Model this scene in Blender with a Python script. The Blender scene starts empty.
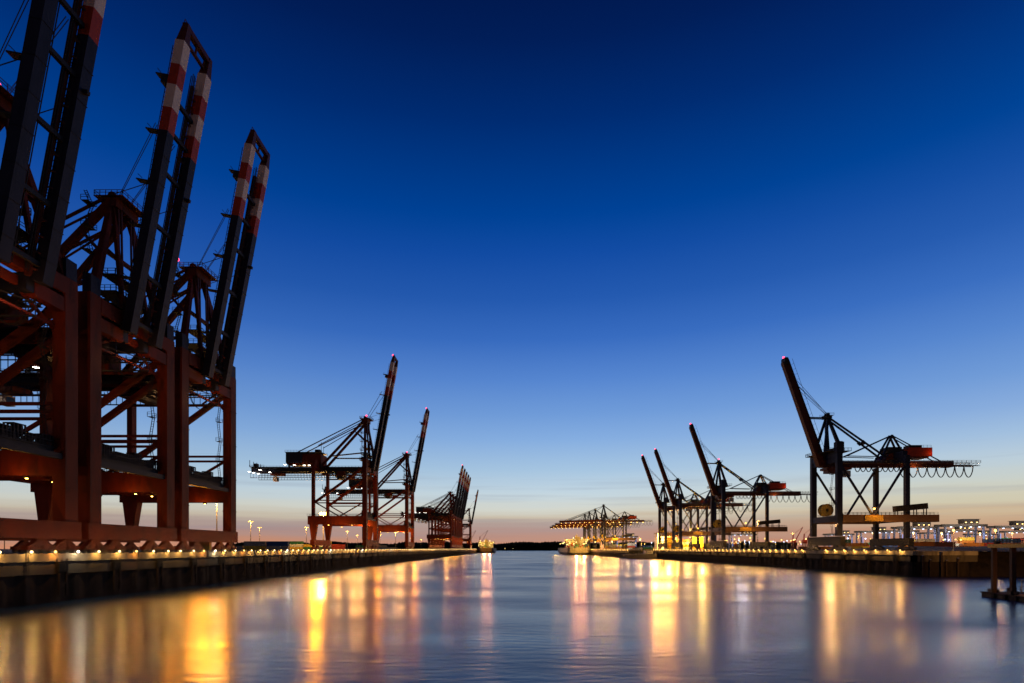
import bpy, math, random
from mathutils import Vector, Matrix
random.seed(7)
sc = bpy.context.scene
col = sc.collection
R = math.radians

# ------------------------------------------------------------------ camera
cam_data = bpy.data.cameras.new("camera")
cam = bpy.data.objects.new("camera", cam_data); col.objects.link(cam)
cam.location = (0, 0, 10.0)
cam.rotation_euler = (R(90), 0, R(0.30))
cam_data.sensor_width = 36; cam_data.lens = 20.0
cam_data.shift_y = 207.2 / 1024
cam_data.clip_start = 0.5; cam_data.clip_end = 20000
sc.camera = cam

# ------------------------------------------------------------------ colour, sky
sc.view_settings.view_transform = 'Standard'
sc.view_settings.look = 'None'
sc.view_settings.exposure = 0
sc.view_settings.gamma = 1
sc.cycles.use_denoising = True
sc.cycles.denoising_input_passes = 'RGB'
sc.cycles.denoising_prefilter = 'ACCURATE'
sc.cycles.sample_clamp_indirect = 6
sc.cycles.sample_clamp_direct = 0
sc.cycles.max_bounces = 5
sc.cycles.caustics_reflective = False
sc.cycles.caustics_refractive = False

def lin(c):
    return tuple(((v/255)/12.92 if v/255 <= .04045 else ((v/255+.055)/1.055)**2.4) for v in c) + (1,)

world = bpy.data.worlds.new("World"); sc.world = world
world.use_nodes = True
nt = world.node_tree; nt.nodes.clear()
def N(nt, t, **k):
    n = nt.nodes.new(t)
    for a, v in k.items(): setattr(n, a, v)
    return n
def L(nt, a, b): nt.links.new(a, b)
out = N(nt, 'ShaderNodeOutputWorld'); bg = N(nt, 'ShaderNodeBackground')
tc = N(nt, 'ShaderNodeTexCoord'); sep = N(nt, 'ShaderNodeSeparateXYZ')
L(nt, tc.outputs['Generated'], sep.inputs[0])
def ramp(nt, stops):
    r = N(nt, 'ShaderNodeValToRGB')
    e = r.color_ramp.elements
    while len(e) > 1: e.remove(e[-1])
    e[0].position = stops[0][0]; e[0].color = stops[0][1]
    for p, c in stops[1:]:
        x = e.new(p); x.color = c
    return r
def zpos(y):
    d = 548.7 - y
    return max(0, d / math.sqrt(569**2 + d*d))
mid = [(548, (212,144,112)), (541, (198,144,120)), (532, (180,148,140)), (524, (180,160,152)), (517, (204,192,172)), (509, (212,214,204)), (494, (196,214,224)),
       (470, (166,197,225)), (440, (134,174,224)), (415, (112,156,217)), (380, (86,134,208)), (340, (56,108,192)), (300, (36,90,176)), (255, (18,76,164)), (215, (0,66,150)), (120, (0,44,114)), (40, (1,30,88)), (0, (1,26,80))]
rig = [(548, (190,126,100)), (540, (190,134,106)), (530, (194,152,122)), (520, (204,178,146)), (510, (208,200,174)), (496, (202,208,200)), (480, (186,205,218)),
       (460, (160,190,222)), (440, (136,172,220)), (415, (112,155,215)), (380, (86,134,206)), (340, (58,110,192)), (300, (38,92,176)), (255, (20,78,162)), (215, (0,67,148)), (120, (2,44,112)), (40, (2,30,88)), (0, (2,26,80))]
def stops(t):
    s = [(zpos(y), lin(c)) for y, c in t]
    s.append((1.0, lin((1, 12, 44))))
    return s
ra, rb = ramp(nt, stops(mid)), ramp(nt, stops(rig))
# thin streaks of cloud low over the horizon shift the height at which the ramp is read
mp = N(nt, 'ShaderNodeMapping'); mp.inputs['Scale'].default_value = (2.2, 2.2, 60)
L(nt, tc.outputs['Generated'], mp.inputs[0])
nz = N(nt, 'ShaderNodeTexNoise'); nz.inputs['Scale'].default_value = 1.6; nz.inputs['Detail'].default_value = 4
L(nt, mp.outputs[0], nz.inputs[0])
m1 = N(nt, 'ShaderNodeMath', operation='MULTIPLY_ADD'); m1.inputs[1].default_value = 0.036; m1.inputs[2].default_value = -0.018
L(nt, nz.outputs[0], m1.inputs[0])
fade = N(nt, 'ShaderNodeMapRange'); fade.inputs[1].default_value = 0.0; fade.inputs[2].default_value = 0.16; fade.inputs[3].default_value = 1; fade.inputs[4].default_value = 0
L(nt, sep.outputs[2], fade.inputs[0])
m2 = N(nt, 'ShaderNodeMath', operation='MULTIPLY'); L(nt, m1.outputs[0], m2.inputs[0]); L(nt, fade.outputs[0], m2.inputs[1])
m3 = N(nt, 'ShaderNodeMath', operation='ADD'); L(nt, sep.outputs[2], m3.inputs[0]); L(nt, m2.outputs[0], m3.inputs[1])
L(nt, m3.outputs[0], ra.inputs[0]); L(nt, m3.outputs[0], rb.inputs[0])
ax = N(nt, 'ShaderNodeMapRange'); ax.inputs[1].default_value = 0.12; ax.inputs[2].default_value = 0.6
L(nt, sep.outputs[0], ax.inputs[0])
mx = N(nt, 'ShaderNodeMix', data_type='RGBA'); L(nt, ax.outputs[0], mx.inputs[0]); L(nt, ra.outputs[0], mx.inputs[6]); L(nt, rb.outputs[0], mx.inputs[7])
dk = N(nt, 'ShaderNodeMapRange'); dk.inputs[1].default_value = -0.6; dk.inputs[2].default_value = 0.1; dk.inputs[3].default_value = 0.90; dk.inputs[4].default_value = 1.0
L(nt, sep.outputs[0], dk.inputs[0])
mu = N(nt, 'ShaderNodeMix', data_type='RGBA', blend_type='MULTIPLY'); mu.inputs[0].default_value = 1
L(nt, mx.outputs[2], mu.inputs[6]); L(nt, dk.outputs[0], mu.inputs[7])
# the sky away from the sunset (behind the photographer) is much darker
mp2 = N(nt, 'ShaderNodeMapping'); mp2.inputs['Scale'].default_value = (1.3, 1.3, 38); mp2.inputs['Location'].default_value = (4.2, .3, .9)
L(nt, tc.outputs['Generated'], mp2.inputs[0])
nz2 = N(nt, 'ShaderNodeTexNoise'); nz2.inputs['Scale'].default_value = 2.4; nz2.inputs['Detail'].default_value = 5; L(nt, mp2.outputs[0], nz2.inputs[0])
cl = N(nt, 'ShaderNodeMapRange'); cl.inputs[1].default_value = .52; cl.inputs[2].default_value = .72; L(nt, nz2.outputs[0], cl.inputs[0])
lo = N(nt, 'ShaderNodeMapRange'); lo.inputs[1].default_value = .10; lo.inputs[2].default_value = .17; lo.inputs[3].default_value = .22; lo.inputs[4].default_value = 0; L(nt, sep.outputs[2], lo.inputs[0])
cm = N(nt, 'ShaderNodeMath', operation='MULTIPLY'); L(nt, cl.outputs[0], cm.inputs[0]); L(nt, lo.outputs[0], cm.inputs[1])
cc = N(nt, 'ShaderNodeMix', data_type='RGBA'); cc.inputs[7].default_value = lin((128, 132, 152)); L(nt, cm.outputs[0], cc.inputs[0]); L(nt, mu.outputs[2], cc.inputs[6])
bk = N(nt, 'ShaderNodeMapRange'); bk.inputs[1].default_value = -0.5; bk.inputs[2].default_value = 0.35; bk.inputs[3].default_value = 0.16; bk.inputs[4].default_value = 1.0
L(nt, sep.outputs[1], bk.inputs[0]); L(nt, cc.outputs[2], bg.inputs[0]); L(nt, bk.outputs[0], bg.inputs[1])
L(nt, bg.outputs[0], out.inputs[0])

# the last of the sunset glow: very weak, low and broad
sun_d = bpy.data.lights.new("sun", 'SUN'); sun_d.energy = 0.05; sun_d.angle = R(20); sun_d.color = (1, .62, .42)
sun = bpy.data.objects.new("sun", sun_d); col.objects.link(sun); sun.rotation_euler = (R(84), 0, R(-25)) 

# ------------------------------------------------------------------ materials
def mat(name, base, rough=.6, metal=0, vary=.25, scale=.6, stretch=(1, 1, 1), bump=0, dirt=None, coat=0):
    m = bpy.data.materials.new(name); m.use_nodes = True
    t = m.node_tree; p = t.nodes['Principled BSDF']
    p.inputs['Specular IOR Level'].default_value = .12
    p.inputs['Roughness'].default_value = rough; p.inputs['Metallic'].default_value = metal
    g = N(t, 'ShaderNodeNewGeometry')
    mpn = N(t, 'ShaderNodeMapping'); mpn.inputs['Scale'].default_value = stretch
    L(t, g.outputs['Position'], mpn.inputs[0])
    n = N(t, 'ShaderNodeTexNoise'); n.inputs['Scale'].default_value = scale; n.inputs['Detail'].default_value = 6; n.inputs['Roughness'].default_value = .65
    L(t, mpn.outputs[0], n.inputs[0])
    b = tuple(base)
    d = dirt if dirt else tuple(v*(1-vary) for v in b)
    u = tuple(min(1, v*(1+vary*.6)) for v in b)
    r = ramp(t, [(.32, d+(1,)), (.52, b+(1,)), (.72, u+(1,))])
    L(t, n.outputs[0], r.inputs[0]); L(t, r.outputs[0], p.inputs['Base Color'])
    if bump:
        bp = N(t, 'ShaderNodeBump'); bp.inputs['Strength'].default_value = bump
        L(t, n.outputs[0], bp.inputs['Height']); L(t, bp.outputs[0], p.inputs['Normal'])
    return m
def glow(name, color, s):
    m = bpy.data.materials.new(name); m.use_nodes = True
    t = m.node_tree; t.nodes.remove(t.nodes['Principled BSDF'])
    e = N(t, 'ShaderNodeEmission'); e.inputs[0].default_value = color + (1,); e.inputs[1].default_value = s
    L(t, e.outputs[0], t.nodes['Material Output'].inputs[0])
    m.cycles.emission_sampling = 'NONE'
    return m
SOD = (1, .47, .10); WARM = (1, .70, .30); YEL = (1, .62, .16); WHT = (1, .93, .8); RED = (1, .05, .12); BLU = (.62, .74, 1)
M = dict(
    red=mat('red_oxide_paint', (.125, .017, .0045), .65, dirt=(.045, .009, .004), stretch=(1, 1, .25)),
    stripe=mat('red_stripe_paint', (.42, .045, .014), .5),
    white=mat('white_stripe_paint', (.74, .58, .46), .5, vary=.15),
    navy=mat('blue_grey_paint', (.018, .019, .036), .55, dirt=(.010, .011, .02), stretch=(1, 1, .25)),
    steelblue=mat('blue_crane_paint', (.018, .021, .045), .5, stretch=(1, 1, .25)),
    maroon=mat('maroon_crane_paint', (.095, .026, .016), .5, stretch=(.3, 1, 1)),
    dark=mat('dark_steel', (.03, .028, .03), .6),
    grey=mat('galvanised_steel', (.28, .28, .28), .45, metal=.6, vary=.15),
    rope=mat('wire_rope', (.04, .04, .045), .6),
    black=mat('black_rubber', (.012, .012, .012), .8),
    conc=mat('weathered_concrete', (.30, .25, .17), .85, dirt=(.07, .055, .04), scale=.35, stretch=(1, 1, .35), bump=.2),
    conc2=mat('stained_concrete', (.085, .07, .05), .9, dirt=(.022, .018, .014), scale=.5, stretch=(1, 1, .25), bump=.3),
    pile=mat('rusted_sheet_pile', (.022, .015, .011), .9, dirt=(.006, .005, .004), scale=.4, stretch=(1, 1, .3), bump=.3),
    asphalt=mat('yard_asphalt', (.05, .048, .045), .85, scale=.1),
    sand=mat('sandy_ground', (.22, .16, .09), .95, scale=.08, bump=.3),
    brown=mat('brown_beam_paint', (.15, .085, .05), .6, stretch=(.3, 1, 1)),
    reel=mat('yellow_reel_paint', (.55, .38, .08), .5),
    sign=mat('yellow_sign_paint', (.6, .36, .06), .5, vary=.1),
    timber=mat('dark_timber', (.03, .02, .014), .85, scale=2, stretch=(1, 1, .2)),
    leaf=mat('dark_foliage', (.04, .05, .025), .95, scale=.05),
    hullblue=mat('dark_hull_paint', (.10, .06, .05), .5, scale=.1),
    hullpale=mat('pale_hull_paint', (.32, .27, .22), .5, scale=.1),
    house=mat('ship_white_paint', (.75, .72, .62), .5, vary=.1),
    glass=mat('dark_window_glass', (.02, .02, .03), .1),
)
O1 = (1, .50, .07)
M['c_sod'] = glow('sodium_lamp', O1, 40)
M['c_mast'] = glow('sodium_mast_lamp', O1, 4)
M['c_quay'] = glow('quay_lamp', (1, .68, .26), 6)
M['c_quayr'] = glow('quay_lamp_warm', (1, .55, .12), 5)
M['c_wht'] = glow('white_floodlight', WHT, 14)
M['c_small'] = glow('warm_floodlight', (1, .62, .2), 5)
M['c_red'] = glow('red_warning_lamp', RED, 5)
M['c_ship'] = glow('ship_deck_lamp', (1, .66, .2), 16)
M['c_win'] = glow('lit_window', YEL, 1.6)
M['c_blue'] = glow('cold_white_lamp', BLU, 5)

# ------------------------------------------------------------------ mesh builder
class MB:
    def __init__(s): s.v = []; s.f = []; s.mi = []; s.m = 0
    def poly(s, pts, faces):
        b = len(s.v); s.v += [tuple(p) for p in pts]
        for f in faces: s.f.append(tuple(b+i for i in f)); s.mi.append(s.m)
        return s
    def box(s, x0, x1, y0, y1, z0, z1):
        if x0 > x1: x0, x1 = x1, x0
        if y0 > y1: y0, y1 = y1, y0
        return s.poly([(x0,y0,z0),(x1,y0,z0),(x1,y1,z0),(x0,y1,z0),(x0,y0,z1),(x1,y0,z1),(x1,y1,z1),(x0,y1,z1)],
               [(0,3,2,1),(4,5,6,7),(0,1,5,4),(1,2,6,5),(2,3,7,6),(3,0,4,7)])
    def beam(s, a, b, w, h=None, w2=None, h2=None, up=(0,1,0)):
        """bar from a to b; w along the side axis 'up', h across"""
        h = h or w; w2 = w2 or w; h2 = h2 or h
        a, b = Vector(a), Vector(b); d = (b-a).normalized(); u = Vector(up)
        if abs(d.dot(u)) > .98: u = Vector((1,0,0))
        u = (u - d*u.dot(d)).normalized(); n = d.cross(u)
        P = []
        for c, ww, hh in ((a, w, h), (b, w2, h2)):
            for i, j in ((-1,-1),(1,-1),(1,1),(-1,1)): P.append(c + u*ww/2*i + n*hh/2*j)
        return s.poly(P, [(0,3,2,1),(4,5,6,7),(0,1,5,4),(1,2,6,5),(2,3,7,6),(3,0,4,7)])
    def tube(s, a, b, r, r2=None, n=8):
        r2 = r if r2 is None else r2
        a, b = Vector(a), Vector(b); d = (b-a).normalized()
        u = d.orthogonal().normalized(); w = d.cross(u); P = []
        for c, q in ((a, r), (b, r2)):
            for i in range(n):
                t = 2*math.pi*i/n; P.append(c + (u*math.cos(t)+w*math.sin(t))*q)
        F = [(i, (i+1) % n, n+(i+1) % n, n+i) for i in range(n)] + [tuple(range(n-1, -1, -1)), tuple(range(n, 2*n))]
        return s.poly(P, F)
    def ball(s, c, r, n=10, k=6):
        P = [(c[0], c[1], c[2]+r)]; F = []
        for j in range(1, k):
            a = math.pi*j/k
            for i in range(n):
                t = 2*math.pi*i/n
                P.append((c[0]+r*math.sin(a)*math.cos(t), c[1]+r*math.sin(a)*math.sin(t), c[2]+r*math.cos(a)))
        P.append((c[0], c[1], c[2]-r))
        for i in range(n): F.append((0, 1+i, 1+(i+1) % n))
        for j in range(k-2):
            o = 1+j*n
            for i in range(n): F.append((o+i, o+n+i, o+n+(i+1) % n, o+(i+1) % n))
        o = 1+(k-2)*n; q = len(P)-1
        for i in range(n): F.append((q, o+(i+1) % n, o+i))
        return s.poly(P, F)
    def rail(s, a, b, h=1.1, step=1.8, r=.05):
        """handrail along a-b"""
        a, b = Vector(a), Vector(b); ln = (b-a).length; n = max(1, int(ln/step)); z = Vector((0, 0, 1))
        for q in (h, h*.55): s.beam(a+z*q, b+z*q, r*1.6)
        for i in range(n+1):
            p = a.lerp(b, i/n); s.beam(p, p+z*h, r*1.8)
        return s
    def build(s, name, mats, parent=None, loc=(0,0,0), rz=0):
        me = bpy.data.meshes.new(name); me.from_pydata(s.v, [], s.f); me.validate()
        if not isinstance(mats, (list, tuple)): mats = [mats]
        for m in mats: me.materials.append(m)
        for p, i in zip(me.polygons, s.mi): p.material_index = i
        o = bpy.data.objects.new(name, me); col.objects.link(o)
        o.parent = parent; o.location = loc; o.rotation_euler = (0, 0, rz)
        return o

def tag(o, label=None, cat=None, group=None, kind=None):
    if label: o['label'] = label
    if cat: o['category'] = cat
    if group: o['group'] = group
    if kind: o['kind'] = kind
    return o
def empty(name, loc, rz=0):
    e = bpy.data.objects.new(name, None); col.objects.link(e); e.location = loc; e.rotation_euler = (0, 0, rz); return e
KIDS = {}
def copy_tree(o, parent=None):
    c = o.copy(); col.objects.link(c); c.parent = parent
    for ch in list(o.children): copy_tree(ch, c)
    return c
def lamp(name, parent, loc, color, energy, radius=.5, spot=None, target=None):
    """light source"""
    d = bpy.data.lights.new(name, 'SPOT' if spot else 'POINT'); d.energy = energy; d.color = color; d.shadow_soft_size = radius
    if spot: d.spot_size = R(spot); d.spot_blend = .6
    o = bpy.data.objects.new(name, d); col.objects.link(o); o.parent = parent; o.location = loc
    if target is not None:
        o.rotation_euler = (Vector(target)-Vector(loc)).to_track_quat('-Z', 'Y').to_euler()
    return o

QZ = 9.0           # quay level above the water
QL, QR = -85.5, 143.0   # quay edges

# ------------------------------------------------------------------ water
def water():
    m = bpy.data.materials.new('harbour_water'); m.use_nodes = True
    t = m.node_tree; p = t.nodes['Principled BSDF']
    p.inputs['Base Color'].default_value = (.004, .022, .07, 1)
    p.inputs['IOR'].default_value = 1.333; p.inputs['Specular Tint'].default_value = (.36, .66, .98, 1)
    g = N(t, 'ShaderNodeNewGeometry')
    def noise(scale, st, det=3):
        q = N(t, 'ShaderNodeMapping'); q.inputs['Scale'].default_value = st; q.inputs['Rotation'].default_value = (0, 0, R(8)); q.inputs['Location'].default_value = (3.3, 1.7, .37)
        L(t, g.outputs['Position'], q.inputs[0])
        n = N(t, 'ShaderNodeTexNoise'); n.inputs['Scale'].default_value = scale; n.inputs['Detail'].default_value = det
        L(t, q.outputs[0], n.inputs[0]); return n
    a = noise(.012, (1, 3.0, 1), 4)
    rr = N(t, 'ShaderNodeMapRange'); rr.inputs[1].default_value = .38; rr.inputs[2].default_value = .62; rr.inputs[3].default_value = .19; rr.inputs[4].default_value = .33
    L(t, a.outputs[0], rr.inputs[0]); L(t, rr.outputs[0], p.inputs['Roughness'])
    b = noise(.30, (1, 2.6, 1), 3); c = noise(.09, (1, 2.2, 1), 3)
    b1 = N(t, 'ShaderNodeBump'); b1.inputs['Strength'].default_value = .6; b1.inputs['Distance'].default_value = .12
    L(t, b.outputs[0], b1.inputs['Height'])
    b2 = N(t, 'ShaderNodeBump'); b2.inputs['Strength'].default_value = .3; b2.inputs['Distance'].default_value = .5
    L(t, c.outputs[0], b2.inputs['Height']); L(t, b1.outputs[0], p.inputs['Normal'])
    o = MB().poly([(-9000,-200,0),(9000,-200,0),(9000,14000,0),(-9000,14000,0)], [(0,1,2,3)]).build('water', m)
    tag(o, kind='structure')
water()

# ------------------------------------------------------------------ quays and ground
def sheet_wall(mb, p, q, z0, z1, step=1.4, depth=.35):
    """corrugated sheet piling from p to q (2-D points), outward = left of p->q"""
    p, q = Vector(p), Vector(q); d = (q-p); ln = d.length; d.normalize(); n = Vector((-d.y, d.x))
    k = int(ln/step); pts = []
    for i in range(k+1):
        s_ = i*ln/k; o = depth if (i//2) % 2 else 0
        pts.append(p + d*s_ + n*o)
    for i in range(k):
        a, b = pts[i], pts[i+1]
        mb.poly([(a.x,a.y,z0),(b.x,b.y,z0),(b.x,b.y,z1),(a.x,a.y,z1)], [(0,1,2,3)])

def quay_edge(name, p, q, label, pile_to=600, z=QZ):
    """a run of quay: coping, concrete face, sheet piling; outward = left of p->q"""
    root = empty(name, (0, 0, 0)); tag(root, label, 'quay wall')
    p, q = Vector(p), Vector(q); d = (q-p).normalized(); n = Vector((-d.y, d.x))
    def slab(mb, back, front, z0, z1):
        a, b = p-n*back, q-n*back; c, e = q+n*front, p+n*front
        mb.poly([(a.x,a.y,z0),(b.x,b.y,z0),(c.x,c.y,z0),(e.x,e.y,z0),(a.x,a.y,z1),(b.x,b.y,z1),(c.x,c.y,z1),(e.x,e.y,z1)],
                [(0,1,2,3),(4,7,6,5),(0,4,5,1),(1,5,6,2),(2,6,7,3),(3,7,4,0)])
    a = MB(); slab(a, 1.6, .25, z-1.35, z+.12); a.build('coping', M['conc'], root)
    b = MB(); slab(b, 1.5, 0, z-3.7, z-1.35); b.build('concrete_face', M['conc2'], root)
    c = MB(); sheet_wall(c, p-n*.5, q-n*.5, -1, z-3.7); c.build('sheet_piling', M['pile'], root)
    return root
quay_edge('quay_wall', (QL, 60), (QL, 1700), 'long straight concrete quay wall under the raised red cranes') if False else None
# outward is +x for the left quay: direction runs towards the camera
quay_edge('quay_wall', (QL, 1700), (QL, 40), 'long quay wall with rusty sheet piling under the tall red cranes on the left shore')
quay_edge('quay_wall', (QR, 205), (QR, 592), 'quay wall under the blue cranes on the right shore, rows of lamps along its edge')
quay_edge('quay_wall', (QR, 592), (120, 600), 'short pale quay face closing the corner beside the yellow floodlit yard')
quay_edge('quay_wall', (120, 600), (120, 1500), 'far quay wall behind the moored lit container ship')
quay_edge('quay_wall', (166, 205), (QR, 205), 'low end wall of the right quay, with mooring piles standing before it')

def flat(name, pts, z, m, label=None):
    o = MB().poly([(x, y, z) for x, y in pts], [tuple(range(len(pts)))]).build(name, m)
    tag(o, label, kind='structure'); return o
flat('ground', [(QL-1, 40), (QL-1, 1700), (-4000, 1700), (-4000, 40)][::-1], QZ, M['asphalt'])
flat('ground', [(QR+1, 206), (4000, 206), (4000, 1500), (121, 1500), (121, 601), (QR+1, 593)], QZ, M['asphalt'])
# land strips that carry the shore on either side to the horizon
flat('ground', [(-5000, 3000), (5000, 3000), (5000, 6000), (-5000, 6000)], 3.0, M['sand'])

# rough bank to the right of the end wall
def bank():
    mb = MB(); P = []; F = []; nx, ny = 60, 8
    for j in range(ny+1):
        for i in range(nx+1):
            x = 166 + i*8; t = j/ny
            y = 204.5 + t*14; z = -1 + 10.2*min(1, t*1.25)**.8 + (random.uniform(-.35, .35) if 0 < j < ny else 0)
            P.append((x, y, z if j < ny else QZ+.3))
    for j in range(ny):
        for i in range(nx):
            a = j*(nx+1)+i; F.append((a, a+1, a+nx+2, a+nx+1))
    o = mb.poly(P, F).build('riverbank', M['pile']); tag(o, kind='structure')
    # earth mound behind it
    P = []; F = []
    for j in range(13):
        for i in range(41):
            x = 160 + i*6; y = 250 + j*9
            e = math.sin(math.pi*j/12)**.7 * min(1, i/9, (40-i)/6)
            P.append((x, y, QZ+.02 + 2.2*e*(.8+.2*math.sin(i*.9)+.08*random.random())))
    for j in range(12):
        for i in range(40):
            a = j*41+i; F.append((a, a+1, a+42, a+41))
    o = MB().poly(P, F).build('earth_mound', M['sand']); tag(o, kind='structure')
bank()

# ------------------------------------------------------------------ far wooded shore
def woods():
    mb = MB(); x = -1500
    while x < 1500:
        h = 38+4*math.sin(x*.011)+3*math.sin(x*.031+1)
        for k in range(7):
            xx = x+random.uniform(-9, 9); y = 3010+random.uniform(0, 120); r = random.uniform(5, 10); z = 3+max(3, h-r+random.uniform(-5, 3))
            n = 9; P = []; F = []
            P.append((xx, y, z+r*1.25))
            for j in (1, 2, 3):
                a = math.pi*j/4
                for i in range(n):
                    t = 2*math.pi*i/n; q = r*random.uniform(.75, 1.2)
                    P.append((xx+q*math.sin(a)*math.cos(t), y+q*math.sin(a)*math.sin(t), z+q*math.cos(a)))
            for i in range(n): F.append((0, 1+i, 1+(i+1) % n))
            for j in range(2):
                for i in range(n):
                    o = 1+j*n; F.append((o+i, o+n+i, o+n+(i+1) % n, o+(i+1) % n))
            mb.poly(P, F)
        mb.box(x-8, x+8, 3040, 3050, 2, 3+h*.75)
        x += 11
    tag(mb.build('woods', M['leaf']), 'dark wooded shore closing the far end of the harbour', 'woods', kind='stuff')
woods()

# ------------------------------------------------------------------ left crane (tall, red legs, twin boom raised)
def make_bogie(root, x, y, m, zt):
    mb = MB()
    mb.poly([(x-.5,y-2.6,1.5),(x+.5,y-2.6,1.5),(x+.5,y+2.6,1.5),(x-.5,y+2.6,1.5),(x-.5,y-.7,zt),(x+.5,y-.7,zt),(x+.5,y+.7,zt),(x-.5,y+.7,zt)],
            [(0,3,2,1),(4,5,6,7),(0,1,5,4),(1,2,6,5),(2,3,7,6),(3,0,4,7)])
    for s_ in (-1, 1): mb.box(x-.65, x+.65, y+s_*1.7-1.4, y+s_*1.7+1.4, .75, 1.55)
    b = mb.build('bogie', m, root)
    for k in (-2.5, -.9, .9, 2.5):
        MB().tube((x-.3, y+k, .5), (x+.3, y+k, .5), .5, n=14).build('wheel', M['dark'], b)
def stair(root, x, y, z0, z1, m, step=5.0, s=1.3):
    """zig-zag ladder with small platforms"""
    mb = MB(); z = z0; k = 0
    while z < z1-.1:
        zz = min(z1, z+step)
        mb.box(x-s*.6, x+s*.6, y-s, y+s, z-.08, z)
        mb.rail((x-s*.6, y-s, z), (x+s*.6, y-s, z), 1.1, 1.2); mb.rail((x-s*.6, y+s, z), (x+s*.6, y+s, z), 1.1, 1.2)
        a = -1 if k % 2 else 1
        for o in (-.3, .3): mb.beam((x+o, y+a*s*.8, z), (x+o, y-a*s*.8, zz), .12)
        for i in range(9):
            f = (i+.5)/9; mb.beam((x-.3, y+a*s*.8*(1-2*f), z+(zz-z)*f), (x+.3, y+a*s*.8*(1-2*f), z+(zz-z)*f), .08)
        z = zz; k += 1
    return mb.build('access_stair', m, root)

GA = 31.0
def left_crane():
    r = empty('container_crane', (0, 0, 0))
    red, navy = M['red'], M['navy']
    for fy in (-13, 13):
        lg = MB().box(-1.55, 1, fy-1.6, fy+1.6, 6.3, 54.4)
        for z in (12.5, 22.5, 33, 43.5): lg.box(-1.62, 1.07, fy-1.67, fy+1.67, z, z+.28)
        lg.build('leg', red, r)
        # landside leg: slim above the portal, bracket tapering down below it
        lg = MB().box(-GA-.8, -GA+.8, fy-1.1, fy+1.1, 20.4, 51.5)
        lg.poly([(-GA-.9,fy-1.2,6.3),(-GA+1.1,fy-1.2,6.3),(-GA+1.1,fy+1.2,6.3),(-GA-.9,fy+1.2,6.3),
                 (-GA-2.1,fy-1.2,15.4),(-GA+2.6,fy-1.2,15.4),(-GA+2.6,fy+1.2,15.4),(-GA-2.1,fy+1.2,15.4)],
                [(0,3,2,1),(4,5,6,7),(0,1,5,4),(1,2,6,5),(2,3,7,6),(3,0,4,7)])
        lg.build('leg', red, r)
        MB().box(-GA-3, -1.55, fy-1.25, fy+1.25, 15.4, 20.4).build('portal_beam', red, r)
        MB().beam((-GA+.8, fy, 29.8), (-1, fy, 29.8), .6).build('brace', red, r)
        MB().beam((-GA+.8, fy, 28.3), (-1, fy, 28.3), .6).build('brace', red, r)
        MB().beam((-GA+.8, fy+.1, 28.6), (-1, fy-.1, 49.5), 1.5, 1.3).build('brace', red, r)
        for a, b in (((-1, 28.7), (-15.2, 20.4)), ((-GA+.9, 28.7), (-15.8, 20.4))):
            MB().beam((a[0], fy, a[1]), (b[0], fy, b[1]), .65).build('brace', red, r)
    for x in (0, -GA):
        MB().box(x-1.2, x+1.2, -15.3, 15.3, 2.9, 6.3).build('sill_beam', red, r)
        w = 1.1 if x == 0 else .9
        MB().box(x-w, x+w, -11.4 if x == 0 else -11.9, 11.4 if x == 0 else 11.9, 51.0, 54.2).build('cross_beam', red, r)
        wk = MB().box(x-.6, x+.5, -11.4, 11.4, 18.5, 19.6) if x == 0 else MB().box(x-.7, x+.7, -11.8, 11.8, 17.2, 19.6)
        wk.build('cross_beam', M['dark'] if x == 0 else red, r)
        for y in (-12.4, -6.4, 6.4, 12.4): make_bogie(r, x, y, M['red'], 2.9)
    # walkway along the waterside portal with its lashing bins
    w = MB().box(-3.4, -.75, -11.4, 11.4, 20.6, 20.8).rail((-3.3, -11.4, 20.8), (-3.3, 11.4, 20.8)).rail((-.8, -11.4, 20.8), (-.8, 11.4, 20.8))
    w.box(-3, -1, -11, 11, 19.8, 20.6); w.build('walkway', M['dark'], r)
    bx = MB()
    for i in range(7):
        y = -10+i*3.1; h = (3.2, 3.2, 2.2, 2.2, 3.0, 1.8, 2.2)[i]
        for xx in (-3, -1.2):
            for yy in (0, .8, 1.6, 2.4): bx.box(xx-.12, xx+.12, y+yy-.12, y+yy+.12, 20.8, 20.8+h)
        for z in (21, 20.8+h*.55, 20.8+h-.15): bx.box(-3.1, -1.1, y-.12, y+2.5, z, z+.16)
        bx.box(-2.9, -1.3, y+.3, y+.9, 21.2, 20.8+h*.5); bx.box(-2.9, -1.3, y+1.4, y+2.1, 20.9+h*.55, 20.8+h*.9)
    bx.build('lashing_rack', M['dark'], r)
    for fy in (-13, 13):
        for k in (-1, 1):
            wl = MB()
            y = fy+k*1.75; wl.box(-GA-3, -1.2, y-.4, y+.4, 20.42, 20.5); wl.rail((-GA-3, y+k*.35, 20.5), (-1.2, y+k*.35, 20.5))
            wl.build('walkway', M['dark'], r)
    # bridge girders
    for y in (-3.6, 3.6):
        MB().box(-72, .8, y-.9, y+.9, 47.9, 50.9).build('bridge_girder', navy, r)
    for x in (-71, -62, -52, -42, -31, -21, -11, -1): MB().box(x-.35, x+.35, -2.7, 2.7, 48.6, 50.3).build('girder_tie', M['red'], r)
    for x, w in ((0, 11.4), (-GA, 11.9)):
        MB().box(x-.9, x+.9, -w, -4.5, 47.4, 50.2).build('girder_hanger', M['red'], r); MB().box(x-.9, x+.9, 4.5, w, 47.4, 50.2).build('girder_hanger', M['red'], r)
    wk = MB()
    for y in (-5.3, 5.3):
        wk.box(-72, 2, y-.8, y+.8, 50.0, 50.12); wk.rail((-72, y*1.13, 50.1), (2, y*1.13, 50.1), 1.2, 2.0, .06)
    wk.build('walkway', M['dark'], r)
    g = MB()                                   # cable gallery that hangs below the girder
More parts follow.
